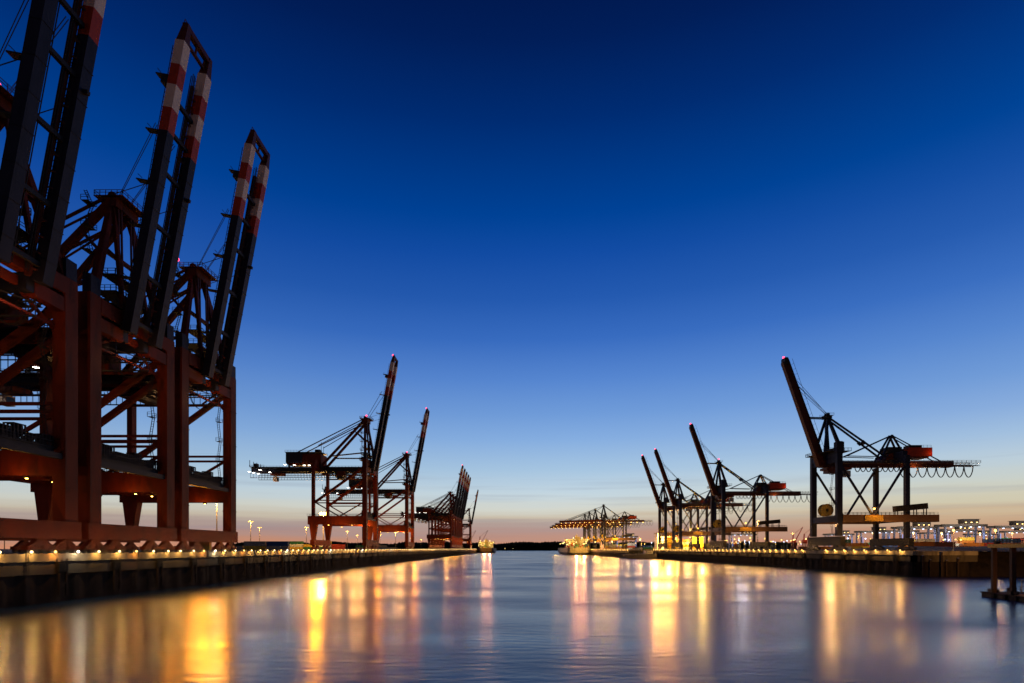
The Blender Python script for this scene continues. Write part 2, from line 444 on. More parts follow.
    for y in (-5.6, 5.6):
        g.beam((-72, y, 46.9), (0, y, 46.9), .25); g.beam((-72, y, 44.2), (0, y, 44.2), .3)
        x = -72
        while x <= 0: g.beam((x, y, 44.2), (x, y, 47.9), .14); x += 1.8
    g.build('cable_gallery', navy, r)
    # machinery house
    mh = empty('machinery_house', (0, 0, 0)); mh.parent = r
    MB().box(-50, -29, -5.4, 5.4, 52.4, 58.6).build('wall', M['red'], mh)
    MB().box(-50.4, -40.5, -5.8, 5.8, 53.2, 59.6).build('electrical_room', navy, mh)
    q = MB().box(-28.7, -51, -5.9, 5.9, 59.6, 59.9)
    for y in (-5.7, 5.7): q.rail((-51, y, 59.9), (-29, y, 59.9))
    q.beam((-29, -5, 59.9), (-29, -5, 66), .2); q.beam((-31, 5, 59.9), (-31, 5, 65), .2); q.box(-34, -31, -2, 2, 59.9, 62)
    q.build('roof', M['dark'], mh)
    for x, y in ((-30, -4), (-49, -4), (-30, 4), (-49, 4)): MB().box(x-.5, x+.5, y-.5, y+.5, 50.9, 52.4).build('support', M['dark'], mh)
    # trolley and cab parked on the back reach
    t = MB().box(-61, -54, -3.4, 3.4, 46.2, 47.6)
    for x in (-60.4, -54.6):
        for y in (-3, 3): t.tube((x, y-.3, 47.3), (x, y+.3, 47.3), .5, n=12)
    t.build('trolley', M['red'], r)
    cb = MB().box(-60, -57.6, -1.6, 1.6, 42.6, 45.4); cb.beam((-59, 0, 45.4), (-59, 0, 46.3), .8); c = cb.build('operator_cab', M['white'], r)
    MB().box(-57.58, -57.5, -1.4, 1.4, 43, 45).build('window', M['glass'], c)
    ef = MB().box(-73, -68, -5, 5, 50.95, 51.1)
    for x, z in ((-72.8, 55), (-70.5, 54), (-68.4, 52.6)):
        for y in (-4.8, 4.8): ef.beam((x, y, 51), (x, y, z), .25)
    ef.rail((-73, -4.9, 51), (-64, -4.9, 51)); ef.rail((-73, 4.9, 51), (-64, 4.9, 51)); ef.box(-72, -70, -1.5, 1.5, 51, 53.5)
    ef.build('end_platform', M['dark'], r)
    # A-frame
    for s_ in (-1, 1):
        MB().beam((-3, s_*2.8, 79.5), (-.2, s_*12.4, 54.2), 1.1, 1.1, 1.5, 1.5, up=(1,0,0)).build('tower_leg', red, r)
        MB().beam((-2.4, s_*3, 79), (1.2, s_*4.6, 51), .8, .8).build('tower_leg', red, r)
        MB().beam((-3.4, s_*3, 79.6), (-29, s_*4.4, 51.6), 1.3, 1.3).build('back_stay', red, r)
        s2 = MB(); s2.beam((-4, s_*4, 80), (-44, s_*4, 59.9), .5); s2.beam((-4, s_*3, 79), (-31, s_*4.6, 64), .35); s2.build('tie_rod', red, r)
        MB().beam((-9, s_*4.4, 73), (-1.2, s_*8.2, 65.5), .6).build('brace', red, r)
        MB().beam((-23, s_*4.4, 57.5), (-.6, s_*11, 58.5), .7).build('brace', red, r)
    MB().beam((-1.6, -8.1, 67), (-1.6, 8.1, 67), .8).build('brace', red, r)
    a = MB().box(-4.6, -1.2, -3.8, 3.8, 78.6, 80.6); a.box(-6.0, .6, -4.3, 4.3, 80.6, 80.75)
    for y in (-4.2, 4.2): a.rail((-5.9, y, 80.75), (.6, y, 80.75), 1.2, 1.3, .06)
    for x in (-5.9, .6): a.rail((x, -4.2, 80.75), (x, 4.2, 80.75), 1.2, 1.5, .06)
    for y in (-2.8, -1, 1, 2.8): a.tube((-2.8, y-.25, 81.4), (-2.8, y+.25, 81.4), .95, n=14)
    a.build('apex_head', red, r)
    stair(r, -3.2, -9.4, 55, 78, M['dark'], 5.2)
    stair(r, -2.1, 10.2, 22, 46, M['dark'], 6, .9)
    for fy in (-13, 13): MB().box(-.9, .9, fy-1.3, fy+1.5, 54.42, 58.2).build('electrical_cabinet', navy, r)
    # small service trolley, spreader and cable chutes below the bridge
    MB().box(-21, -16, -4, 4, 45.0, 47.6).box(-20, -17, -3.4, 3.4, 43.6, 45).build('service_trolley', M['dark'], r)
    for y in (-8.2, 8.2):
        q = MB().box(-GA+1, -1.2, y-.5, y+.5, 47.0, 47.12).rail((-GA+1, y, 47.1), (-1.2, y, 47.1), 1.1, 1.8, .05); x = -GA+3
        while x < -2: q.beam((x, y, 47.1), (x, y*.62, 49.5), .15); x += 4
        q.build('service_walkway', M['dark'], r)
    MB().beam((-1.2, -11.9, 44.6), (-1.2, 11.9, 44.6), .5).build('brace', red, r)
    for y0, y1 in ((-11.4, 0), (11.4, 0)): MB().beam((-1.5, y0, 44.2), (-1.5, y1, 50.5), .5).build('brace', red, r)
    # boom: pivot at x 2.2, z 49.6, leaning 10.5 deg over the water
    bm = empty('boom', (2.2, 0, 49.6)); bm.parent = r
    ux = math.sin(R(10.6)); uz = math.cos(R(10.6))
    def P(s_, o, y): return (ux*s_ + uz*o, y, uz*s_ - ux*o)      # s along the boom, o outwards over the water
    LEN = 66.0
    for y in (-4.5, 4.5):
        g = MB(); marks = [(0, .6, 0), (.6, LEN-20.4, 0), (LEN-20.4, LEN-15.2, 1), (LEN-15.2, LEN-10, 2), (LEN-10, LEN-5.4, 1), (LEN-5.4, LEN, 2)]
        for s0, s1, mi in marks:
            g.m = mi; g.beam(P(s0, 0, y), P(s1, 0, y), 2.3, 2.1)
        g.m = 0
        k = 4
        while k < LEN-21: g.beam(P(k, 0, y), P(k+.15, 0, y), 2.5, 2.3); k += 6
        g.build('boom_girder', [navy, M['stripe'], M['white']], bm)
    tr = MB()
    for y in (-2.7, 2.7):
        tr.beam(P(.5, -1.2, y), P(LEN-4, -1.2, y), .5, .8)
        k = 2
        while k < LEN-6:
            tr.beam(P(k, -.9, y), P(k, -.3, y*1.3), .3); k += 3
    tr.build('trolley_rail', M['maroon'], bm)
    for k in (3, 14, 26, 38, 47, 54): MB().beam(P(k, -.3, -3.4), P(k, -.3, 3.4), .7, .9).build('boom_tie', M['dark'], bm)
    cb_ = MB()
    for y, o in ((-1.9, -.6), (-1.4, -.6), (1.4, -.6), (1.9, -.6), (2.1, -1.5), (-2.1, -1.5)): cb_.beam(P(1, o, y), P(LEN-2, o, y), .14)
    cb_.build('cable_bundle', M['dark'], bm)
    tf = MB()
    for y in (-4.5, 4.5): tf.beam(P(LEN, 0, y), P(LEN+4.4, .2, y), 2.0, 2.0, 1.0, 1.2)
    tf.beam(P(LEN+3.7, .2, -5.2), P(LEN+3.7, .2, 5.2), 1.1, 1.3); tf.beam(P(LEN+1.2, 0, -3.6), P(LEN+1.2, 0, 3.6), .6)
    for y in (-3.4, 0, 3.4): tf.beam(P(LEN+1.2, 0, y), P(LEN+3.7, 0, y), .35)
    tf.beam(P(LEN+5, 0, -5.2), P(LEN+5, 0, 5.2), .12)
    for y in (-5.2, -2.6, 0, 2.6, 5.2): tf.beam(P(LEN+4, 0, y), P(LEN+5, 0, y), .12)
    tf.build('tip_frame', M['maroon'], bm)
    ld = MB()
    for y in (-5.0, 3.9):
        for o in (-1.2, -1.75): ld.beam(P(1, o, y), P(LEN-1, o, y), .11)
        k = 1.5
        while k < LEN-1: ld.beam(P(k, -1.2, y), P(k, -1.75, y), .1); k += 1.1
    for k in (12, 24, 34, 45.5, 58):
        ld.beam(P(k, -1, -4.6), P(k, -4.2, -4.6), 1.6, .25); ld.beam(P(k+1.1, -4, -5.3), P(k+1.1, -4, -3.9), .1)
        ld.beam(P(k, -1, 4.6), P(k, -2.8, 4.6), 1.4, .25)
    ld.beam(P(36, 1, 4.5), P(36, 2, 4.5), .7); ld.beam(P(57, -1.2, -4.5), P(57, -2.8, -4.5), 1.8, 1.6)
    ld.build('ladder', M['dark'], bm)
    rp = MB()
    for y in (-3.7, -3.1, 3.1, 3.7):
        rp.beam((-2.2, y*.5, 81.4), (2.2+P(48, -3.4, y)[0], y, 49.6+P(48, -3.4, y)[2]), .10)
    for y in (-4.9, 4.9): rp.beam((-2, y, 80.2), (2.2+P(34, -1, y)[0], y, 49.6+P(34, -1, y)[2]), .12)
    rp.build('hoist_rope', M['rope'], r)
    # service platforms and winches around the boom hinge
    for z, x0, x1, yy in ((54.5, -5, 1.6, 8.6), (58.2, -4.6, .6, 6.4), (62.5, -4, -.4, 5.2)):
        q = MB().box(x0, x1, -yy, yy, z, z+.14)
        for y in (-yy+.1, yy-.1): q.rail((x0, y, z+.14), (x1, y, z+.14), 1.2, 1.2, .06)
        for x in (x0+.05, x1-.05): q.rail((x, -yy, z+.14), (x, yy, z+.14), 1.2, 1.5, .06)
        q.build('service_platform', M['dark'], r)
    q = MB().tube((-3.4, -4, 55.9), (-3.4, 4, 55.9), .9, n=14).box(-4.4, -2.4, -5.4, -4.2, 54.64, 57).box(-4.4, -2.4, 4.2, 5.4, 54.64, 56.6)
    q.build('hoist_winch', M['dark'], r)
    q = MB()
    for y in (-6.6, -6.0, 6.0, 6.6):
        prev = None
        for i in range(11):
            f = i/10; p = (-1.0-8*f, y, 47.6-4.8*math.sin(math.pi*f)**.6)
            if prev: q.beam(prev, p, .14)
            prev = p
    for x in (-25, -20, -15, -10, -5): q.beam((x, -6.8, 46.8), (x, 6.8, 46.8), .22); q.beam((x, -6.8, 46.8), (x+5, 6.8, 46.8), .18)
    q.build('hanging_cable', M['dark'], r)
    for y in (-10.9, 10.9):
        q = MB()
        for x0, x1, z0, z1 in ((-1.1, -8, 50.6, 45.4), (-GA+1, -GA+8, 50.6, 45.4)): q.beam((x0, y, z0), (x1, y, z1), .4)
        q.beam((-GA+1, y, 45.2), (-1.1, y, 45.2), .55); q.box(-17, -13, y-.7, y+.7, 45.4, 47.3)
        q.build('upper_strut', red, r)
    # hanging forestay links
    fs = MB()
    for y in (-2.6, -1.6, 1.6, 2.6): fs.beam((-1.6, y, 79), (-1.1, y, 53.5), .35)
    fs.build('folded_forestay', M['maroon'], r)
    # floodlights
    def flood(x, y, z, m, rad, s=.8):
        o = MB().box(x-s/2, x+s/2, y-s/2, y+s/2, z+.1, z+.45).build('floodlight', M['dark'], r)
        MB().box(x-rad, x+rad, y-rad, y+rad, z, z+.09).build('lens', m, o)
    for y in (-11, 11): flood(-1.6, y+1, 45.5, M['c_wht'], .28)
    for x in (-8, -22):
        for fy in (-13, 13): flood(x, fy, 14.9, M['c_sod'], .16)
    for x, y, z in ((-51.2, -5, 52.2), (-45, -5.9, 51.7), (-39, -5.9, 51.6), (-36, -5.9, 51.6), (-73.4, -4, 48), (-70, -5.9, 47.2), (-66, -6, 48.8), (-60, -5.9, 47.4), (-67, -5.9, 46.6)):
        flood(x, y, z, M['c_wht'], .6)
    return r

def warn(root, loc):
    b = MB().ball(loc, .55).build('warning_light', M['c_red'], root)
    return b

LG = 'ship to shore cranes on the left quay'
LX = QL-3.5
L1 = left_crane()
left = [
    (99.5, 'nearest red crane, only one striped boom tip and half its portal inside the frame', [(-2, 0, 82.6)]),
    (132.0, 'second red crane of the left shore, its striped twin boom reaching highest in full view', []),
    (164.5, 'third red crane, one red warning lamp glowing on its tower head below the striped boom', [(-6, -5, 82.4)]),
    (351, 'crane with a white floodlit back reach, highest boom of the distant left cranes', [(-2, -3, 82.4), (14.6, -4.5, 119)]),
    (482, 'red crane just behind the one with the floodlit back reach, a size smaller in view', [(-2, -3, 82.4), (14.6, -4.5, 119)]),
    (806, 'first and tallest boom of the tight bunch of parked cranes down the left quay', [(14.6, -4.5, 119)]),
    (840, 'second boom of the tight bunch of parked cranes down the left quay', []),
    (874, 'middle boom of the tight bunch of parked cranes down the left quay', []),
    (908, 'fourth boom of the tight bunch of parked cranes down the left quay', []),
    (942, 'last and lowest boom of the tight bunch of parked cranes down the left quay', []),
    (1138, 'lone slim raised crane between the bunch of parked cranes and the far ship', []),
]
roots = []
for i, (y, lab, wl) in enumerate(left):
    o = L1 if i == 0 else copy_tree(L1)
    roots.append(o)
    o.location = (LX, y, QZ); tag(o, lab, 'container crane', LG)
for o, (y, lab, wl) in zip(roots, left):
    far = y > 300
    for yy in (-9, 9): lamp('portal_light', o, (-8, yy, 14.4), (1, .42, .08), 500 if not far else 8000, .35)
    lamp('girder_light', o, (-14, 0, 45.5), (1, .52, .16), 500, .3)
    if far and y < 600:
        lamp('front_fill', o, (-14, -21, 11), (1, .42, .08), 4500, .4); lamp('front_fill', o, (-36, -19, 9), (1, .42, .08), 2500, .4)  # added lamps without fixtures, brighten the leg faces towards the camera
    if not far: lamp('crane_fill', o, (-9, 0, 5), (1, .42, .08), 700, .3)  # added low lamp to warm the sill beams
    lamp('crane_fill', o, (3.4, 0, 44), (1, .42, .12), 900, .3)  # added lamp to warm the waterside leg faces
    if y == 351: lamp('streak_spot', o, (-28.5, -15, 14.2), (1, .30, .0), 75000, 1.6, 60, (-28.5+60, -15-175, -10))  # added spot; lays the orange mast's streak on the water
    # added spots by the portal, aimed to lay streaks on the water
    pw = {99.5: 2000, 132.0: 2500, 164.5: 26000, 351: 16000, 482: 24000, 806: 9000, 942: 8000}.get(y, 0)
    if y == 164.5:
        for xx in (-2.6, -7.4, -12.2): lamp('streak_spot', o, (xx, 11, 14.2), (1, .30, .0), 11000, 1.6, 60, (xx+52, 11-118, -12))  # inferred portal lamp, split into added spots to widen its streak
    elif pw: lamp('streak_spot', o, (1.6, 12, 14.5), (1, .28, .02), pw*.7, .9, 70, (1.6-Vector((LX, 0, 0)).x*.7, 12-y*.75, -4.5))
    if far: lamp('backreach_light', o, (-68, -7, 45), (1, .9, .75), 900, .3)
    for p in wl: warn(o, p)

# ------------------------------------------------------------------ right crane (blue legs, single maroon boom)
GR = 30.7
def right_crane(angle=70.4, blen=51.0, down=False):
    r = empty('container_crane', (0, 0, 0))
    blu, mar, dk_ = M['steelblue'], M['maroon'], M['dark']
    for fy, top in ((11, 49.7), (-11, 46)):       # +y is the near side once turned
        lg = MB().box(-1.2, 1.2, fy-1, fy+1, 6.8, top)
        if fy > 0: lg.box(-1.7, 1.6, fy-1.3, fy+1.3, top-5, top-.3)
        lg.build('leg', blu, r)
        MB().box(-GR-.95, -GR+.95, fy-.9, fy+.9, 5.8, 43.5 if fy > 0 else 40.5).build('leg', blu, r)
        pb = MB().box(-44.5 if fy > 0 else -GR-1, -1.2, fy-1.3, fy+1.3, 13.1, 16.4)
        pb.build('portal_beam', M['brown'], r)
        for x in (-1.2, -GR+1): MB().beam((x, fy, 38.6), (-15.5 + (.4 if x > -5 else -.4), fy, 16.4), .8).build('brace', blu, r)
        for x in (0, -GR):
            for k in (-2.6, 2.6): make_bogie(r, x, fy+k, blu, 2.4)
    for x in (0, -GR):
        MB().box(x-1.15, x+1.15, -14.2, 14.2, 2.4, 6.6 if x == 0 else 5.8).build('sill_beam', dk_, r)
        MB().box(x-1, x+1, -9.95, 9.95, 13.3, 16.1).build('cross_beam', blu, r)
        MB().box(x-1.1, x+1.1, -9.95 if x == 0 else -10.05, 9.95 if x == 0 else 10.05, 42.8, 45.6).build('cross_beam', blu, r)
    # railings of the portal
    w = MB()
    for fy in (11, -11):
        w.rail((-44 if fy > 0 else -GR, fy+1.2, 16.4), (-2, fy+1.2, 16.4)); w.rail((-44 if fy > 0 else -GR, fy-1.2, 16.4), (-2, fy-1.2, 16.4))
    w.build('walkway', dk_, r)
    rk = MB()
    rk.poly([(-25,9.9,16.5),(-40,9.9,16.5),(-40,12.1,16.5),(-25,12.1,16.5),(-25,9.9,19.6),(-40,9.9,20.6),(-40,12.1,20.6),(-25,12.1,19.6)],
            [(0,3,2,1),(4,5,6,7),(0,1,5,4),(1,2,6,5),(2,3,7,6),(3,0,4,7)]) if False else None
    rk.beam((-25, 11, 19.0), (-39.6, 11, 20.4), 2.2, 2.6)
    for x in (-26, -30, -34.5, -39): rk.beam((x, 10.1, 16.4), (x, 10.1, 19), .3); rk.beam((x, 11.9, 16.4), (x, 11.9, 19), .3)
    for i in range(8): rk.beam((-25.5-i*1.9, 12.15, 18+i*.12), (-25.5-i*1.9, 12.15, 20.2+i*.16), .3)
    rk.build('spare_spreader', dk_, r)
    MB().box(-19.2, -11, 12.35, 12.5, 13.5, 16.0).build('sign_board', M['sign'], r)
    # cable reel
    rl = MB().tube((0, 1.3, 19.2), (0, -1.3, 19.2), 2.1, n=24); cr = rl.build('cable_reel', M['reel'], r)
    for y in (1.35, -1.55): MB().tube((0, y, 19.2), (0, y+.2, 19.2), 2.95, n=32).build('flange', M['reel'], cr)
    MB().tube((0, 1.55, 19.2), (0, 1.8, 19.2), .6, n=14).build('hub', dk_, cr)
    # bridge girder
    g = MB().box(-59, 2.5, -1.9, 1.9, 39.4, 42.3)
    g.build('bridge_girder', mar, r)
    for x in (0, -GR):
        for q_ in (-1, 1): MB().box(x-.8, x+.8, q_*10, q_*1.9, 40.5, 42.8).build('girder_hanger', blu, r)
    cw = MB()
    for y in (-2.8, 2.8):
        cw.box(-70.5, 0, y-.5, y+.5, 41.0, 41.12); cw.rail((-70.5, y*1.15, 41.1), (0, y*1.15, 41.1), 1.2, 2.2, .07)
    for y in (-1.6, 1.6): cw.beam((-59, y, 40.2), (-70.5, y, 40.0), .4); 
    x = -59
    while x > -70:
        cw.beam((x, -1.6, 40.1), (x, 1.6, 40.1), .2); cw.beam((x, 2.2, 40.1), (x-1.9, 2.2, 41.3), .14); x -= 1.9
    cw.build('catwalk', M['grey'], r)
    fe = MB(); x = -12 if not down else -14; k = 0       # festoon: cable loops below the girder
    while x > -67:
        wd = 2.6 if x > -32 else 4.3; dp = 2.6 if x > -32 else 5.2; prev = None
        for i in range(13):
            a = i/12; p = (x-wd*a, 2.9, 39.6 - dp*(math.sin(math.pi*a))**.55)
            if prev: fe.beam(prev, p, .3)
            prev = p
        x -= wd
    fe.beam((-10, 2.9, 39.8), (-70.5, 2.9, 39.8), .2)
    fe.build('festoon_cable', dk_, r)
    # trolley with cab under the girder
    t = MB().box(-10.5, 1, -3.2, 3.2, 38.1, 39.2)
    for x in (-9.5, -6, -2, 0):
        for y in (-2.8, 2.8): t.tube((x, y-.25, 38.6), (x, y+.25, 38.6), .6, n=12)
    t.box(-6, 0, -2.2, 2.2, 36.6, 38.1); t.build('trolley', mar, r)
    c = MB().box(-11, -8.4, -1.3, 1.5, 34.9, 37.8).build('operator_cab', M['grey'], r)
    MB().box(-8.38, -8.3, -1.1, 1.3, 35.4, 37.2).build('window', M['glass'], c)
    # tower, stays
    ap = (-.6, 63.0)
    for y in (-1, 1):
        MB().beam((ap[0], y*.8, ap[1]), (3.0, y*5, 45.5), .8, .9, 1.1, 1.2).build('tower_leg', blu, r)
        MB().beam((ap[0], y*.8, ap[1]), (-4.4, y*6, 45.2), 1.0, 1.1, 1.4, 1.5).build('tower_leg', blu, r)
        s_ = MB().beam((ap[0], y*1.1, ap[1]), (-29, y*2.1, 42.6), .6, .75); s_.beam((-16.2, y*1.6, 51.6), (-17.6, y*1.6, 50.4), .7, 1.4)
        s_.build('back_stay', blu, r)
        MB().beam((-GR, y*.9, 54.6), (-24.5, y*2.4, 42.3), .7).build('pylon_leg', blu, r)
        MB().beam((-GR, y*.9, 54.6), (-37, y*2.4, 42.3), .7).build('pylon_leg', blu, r)
        ty = MB().beam((-GR, y*.9, 54.4), (-9, y*1.8, 44.6), .45); ty.beam((-9, y*1.8, 44.6), (-3, y*1.8, 43), .4); ty.beam((-GR, y*.9, 54.4), (-53, y*1.8, 42), .4)
        ty.beam((-9, y*1.8, 44.6), (-24, y*2.2, 44.2), .35)
        ty.build('tie_rod', blu, r)
    hd = MB().box(-2, .8, -2, 2, 62.4, 63.6); hd.box(-2.6, 1.4, -2.6, 2.6, 63.6, 63.7); hd.rail((-2.6, 2.5, 63.7), (1.4, 2.5, 63.7)); hd.rail((-2.6, -2.5, 63.7), (1.4, -2.5, 63.7))
    for y in (-1, 1): hd.tube((-.6, y-.2, 64.3), (-.6, y+.2, 64.3), .8, n=14)
    hd.build('apex_head', dk_, r)
    # top platform
    tp = MB().box(-6.5, 4.5, -9.8, 9.8, 45.62, 45.8)
    for y in (-9.7, 9.7): tp.rail((-6.5, y, 45.8), (4.5, y, 45.8), 1.3, 1.5, .07)
    tp.box(-5.5, -2.5, -3, 3, 45.8, 48.3); tp.rail((4.4, -9.7, 45.8), (4.4, 9.7, 45.8), 1.3, 1.5, .07)
    tp.build('top_platform', dk_, r)
    # machinery house
    mh = empty('machinery_house', (0, 0, 0)); mh.parent = r
    hs = MB(); hs.poly([(-26,-3.6,42.7),(-46,-3.6,43.4),(-46,3.6,43.4),(-26,3.6,42.7),(-28,-3.6,45.6),(-46,-3.6,47),(-46,3.6,47),(-28,3.6,45.6)],
            [(0,3,2,1),(4,5,6,7),(0,1,5,4),(1,2,6,5),(2,3,7,6),(3,0,4,7)])
    hs.build('wall', mar, mh)
    MB().box(-47.5, -36, -3.9, 3.9, 44.2, 48.2).build('electrical_room', M['stripe'], mh)
    rf = MB().box(-34, -27.5, -3, 3, 45.9, 48.6); rf.box(-44, -38, -2, 2, 48.2, 49.6); rf.rail((-47, 3.8, 48.2), (-36, 3.8, 48.2)); rf.build('roof', dk_, mh)
    stair(r, 2.0, 8.9, 7, 42, dk_, 7, 1.0)
    # boom
    bm = empty('boom', (2.2, 0, 41.4)); bm.parent = r
    a = R(angle); cx, cz = math.cos(a), math.sin(a)
    def P(s_, o, y): return (cx*s_ + cz*o, y, cz*s_ - cx*o)
    b = MB().beam(P(-1, 0, 0), P(blen, 0, 0), 3.0, 3.7, 2.4, 2.9)
    k = 3
    while k < blen-1: b.beam(P(k, 0, 0), P(k+.2, 0, 0), 3.1, 3.8-.8*k/blen); k += 5
    b.build('boom_girder', mar, bm)
    c = MB()
    for y in (-2.0, 2.0):
        c.beam(P(1, -1.2, y), P(blen+.6, -1, y), .7, .14)
        for o in (-2.6,): c.beam(P(1, o, y*1.1), P(blen, o, y*1.1), .1)
        k = 1
        while k < blen: c.beam(P(k, -1.4, y*1.1), P(k, -2.6, y*1.1), .1); k += 2.5
    c.build('walkway', dk_, bm)
    t = MB().beam(P(blen, 0, -1.9), P(blen, 0, 1.9), 1.6, 3.2); t.beam(P(blen+.8, -1, 0), P(blen+2, -1, 0), .6); t.build('tip_frame', dk_, bm)
    def W(s_, o, y): p = P(s_, o, y); return (2.2+p[0], y, 41.4+p[2])
    if not down:
        lk = MB()
        for y in (-1.2, 1.2): lk.beam((ap[0], y, 62.6), W(22.3, -1.5, y), .45)
        lk.build('folded_forestay', blu, r)
        rp = MB()
        for y in (-1.3, 1.3): rp.beam((-.4, y*.6, 64.6), W(37.5, -1.8, y), .13); rp.beam((-.4, y*.3, 64.6), W(40.5, -1.8, y), .13)
        rp.build('hoist_rope', M['rope'], r)
    else:
        lk = MB()
        for y in (-1.2, 1.2): lk.beam((ap[0], y, 62.8), W(blen*.88, -1.8, y), .55); lk.beam((ap[0], y, 62.6), W(blen*.42, -1.8, y), .55)
        lk.build('forestay', blu, r)
        for i in range(9):
            for y in (-2.2,):
                p = W(4+i*(blen-6)/8, 2.0, y); MB().box(p[0]-.35, p[0]+.35, y-.35, y+.35, p[2]-.4, p[2]).build('floodlight', M['c_ship2'], r)
        for i in range(7):
            MB().box(-6-i*8.5, -5-i*8.5, 3.4, 4.4, 38.6, 39.1).build('floodlight', M['c_ship2'], r)
    # lamp over the portal
    f = MB().box(-15.6, -14.4, 12.0, 12.9, 19.3, 19.7).beam((-15, 11.6, 16.4), (-15, 11.9, 19.5), .2).build('floodlight', dk_, r)
    MB().ball((-15, 12.6, 19.0), .42).build('lens', M['c_port'], f)
    return r
M['c_ship2'] = glow('crane_deck_lamp', (1, .52, .10), 9)
M['c_port'] = glow('portal_lamp', O1, 10)

RG = 'ship to shore cranes on the right quay'
RX = QR+4
R1 = right_crane()
right = [(270, 'nearest blue crane of the right shore, yellow cable reel between its legs'),
         (413, 'second raised crane of the right shore, between the nearest one and the floodlit block'),
         (517, 'raised crane standing over the yellow floodlit block, the shorter gap to the bigger crane'),
         (552, 'farthest and lowest of the raised booms on the right shore, beside the floodlit block')]
rr_ = []
for i, (y, lab) in enumerate(right):
    o = R1 if i == 0 else copy_tree(R1)
    rr_.append(o); o.location = (RX-(4 if i == 3 else 0), y, QZ); o.rotation_euler.z = math.pi; tag(o, lab, 'container crane', RG)
for o in rr_:
    warn(o, (19.8, 0, 91.5))
    lamp('portal_light', o, (-15, 13.4, 18.9), (1, .45, .10), 1600, .35)
    lamp('portal_light', o, (-9, 0, 12.6), (1, .45, .10), 1200, .35)
    lamp('front_fill', o, (-22, 20, 9.5), (1, .46, .10), 2600, .35); lamp('front_fill', o, (-2, 19, 8), (1, .46, .10), 1200, .35)  # added lamps in front of the near frame to brighten its legs
    lamp('house_light', o, (-47, 5.6, 45.5), (1, .25, .06), 110, .2)
    if o is rr_[0]: lamp('streak_spot', o, (2, 8, 12), (1, .50, .16), 15000, .5, 80, (60, 150, -20))  # added spot for a warm streak on the water
    lamp('girder_light', o, (-40, 3, 38), (1, .45, .12), 1200, .3)
warn(rr_[1], (-.6, 0, 66))
D1 = right_crane(angle=-1.5, blen=60, down=True)
dn = [(820, 'front crane of the four with lowered booms over the lit ship, its tower peak highest'),
      (905, 'second of the four cranes with booms lowered over the lit ship'),
      (978, 'third of the four cranes with booms lowered over the lit ship'),
      (1040, 'rearmost of four cranes, boom lowered over the lit ship')]
for i, (y, lab) in enumerate(dn):
    o = D1 if i == 0 else copy_tree(D1)
    o.location = (127, y, QZ); o.rotation_euler.z = math.pi; tag(o, lab, 'container crane', RG)
    for x in (-35, 15, 45): lamp('girder_light', o, (x, 6, 30), (1, .52, .14), 3000, .5)
    lamp('quay_light', o, (-14, 22, 22), (1, .50, .08), 30000, .6)

M['c_white_q'] = glow('quay_lamp_white', (1, .85, .6), 9)
# ------------------------------------------------------------------ quay lamps, fenders, bollards
def quay_lamp(m, side, c, pw):
    r = empty('quay_lamp', (0, 0, 0))
    MB().beam((0, 0, .12), (0, 0, .75), .14).beam((0, 0, .75), (side*.75, 0, .62), .12).build('post', M['grey'], r)
    MB().ball((side*.75, 0, .42), .23, 8, 5).build('globe', m, r)
    lamp('lamp_light', r, (side*1.1, -.1, .36), c, pw, .15)
    return r
LPV = [quay_lamp(M['c_quay'], 1, (1, .54, .13), 420), quay_lamp(M['c_quayr'], 1, (1, .38, .05), 330), quay_lamp(M['c_white_q'], 1, (1, .82, .55), 420)]
LPN = ('yellow white', 'deep amber', 'cold white'); seen_l = set()
y = 88.0; n = 0
while y < 1250 and n < 150:
    k = 0 if n % 9 not in (3, 4, 7) or n > 60 else (1 if n % 9 in (3, 7) else 2); n += 1
    o = LPV[k] if k not in seen_l else copy_tree(LPV[k]); seen_l.add(k)
    o.location = (QL-.1, y+random.uniform(-.5, .5), QZ); tag(o, 'small '+LPN[k]+' lamp in the row along the edge of the left quay', 'lamp', LPN[k]+' quay edge lamps of the left shore')
    y += 5.6 if y < 300 else (8 if y < 600 else 14)
lp = quay_lamp(M['c_quayr'], -1, (1, .52, .12), 650); first = True
y = 211.0; n = 0
while y < 590:
    if not 268 < y < 282:
        o = lp if first else copy_tree(lp); first = False; n += 1
        o.location = (QR+.1, y, QZ); tag(o, 'small warm lamp in the row along the edge of the right quay', 'lamp', 'quay edge lamps of the right shore')
    y += 7.2
for i in range(26):
    o = copy_tree(lp); o.location = (120, 606+i*13, QZ); tag(o, 'small warm lamp in the row along the far quay behind the moored ship', 'lamp', 'quay edge lamps of the far right quay')
    for c in o.children:
        if c.type == 'LIGHT': c.data = c.data.copy(); c.data.energy = 1500
fd = empty('fender', (0, 0, 0))
MB().box(.3, .6, -1.1, 1.1, -3.3, -1.4).build('panel', M['black'], fd)
q = MB()
for yy in (-1.2, 0, 1.2): q.box(.05, .3, yy-.15, yy+.15, -3.6, -.9)
q.box(.3, .62, -1.0, -.6, -7.8, -3.5); q.box(.3, .62, .6, 1.0, -7.8, -3.5); q.box(.3, .62, -.6, .6, -5.6, -5.2)
q.build('frame', M['timber'], fd)
bo = empty('bollard', (0, 0, 0))
MB().tube((0,0,.12), (0,0,.6), .3, .22, 12).tube((0,0,.6), (0,0,.78), .42, .36, 12).build('bollard_post', M['dark'], bo)
first = True; k = 0
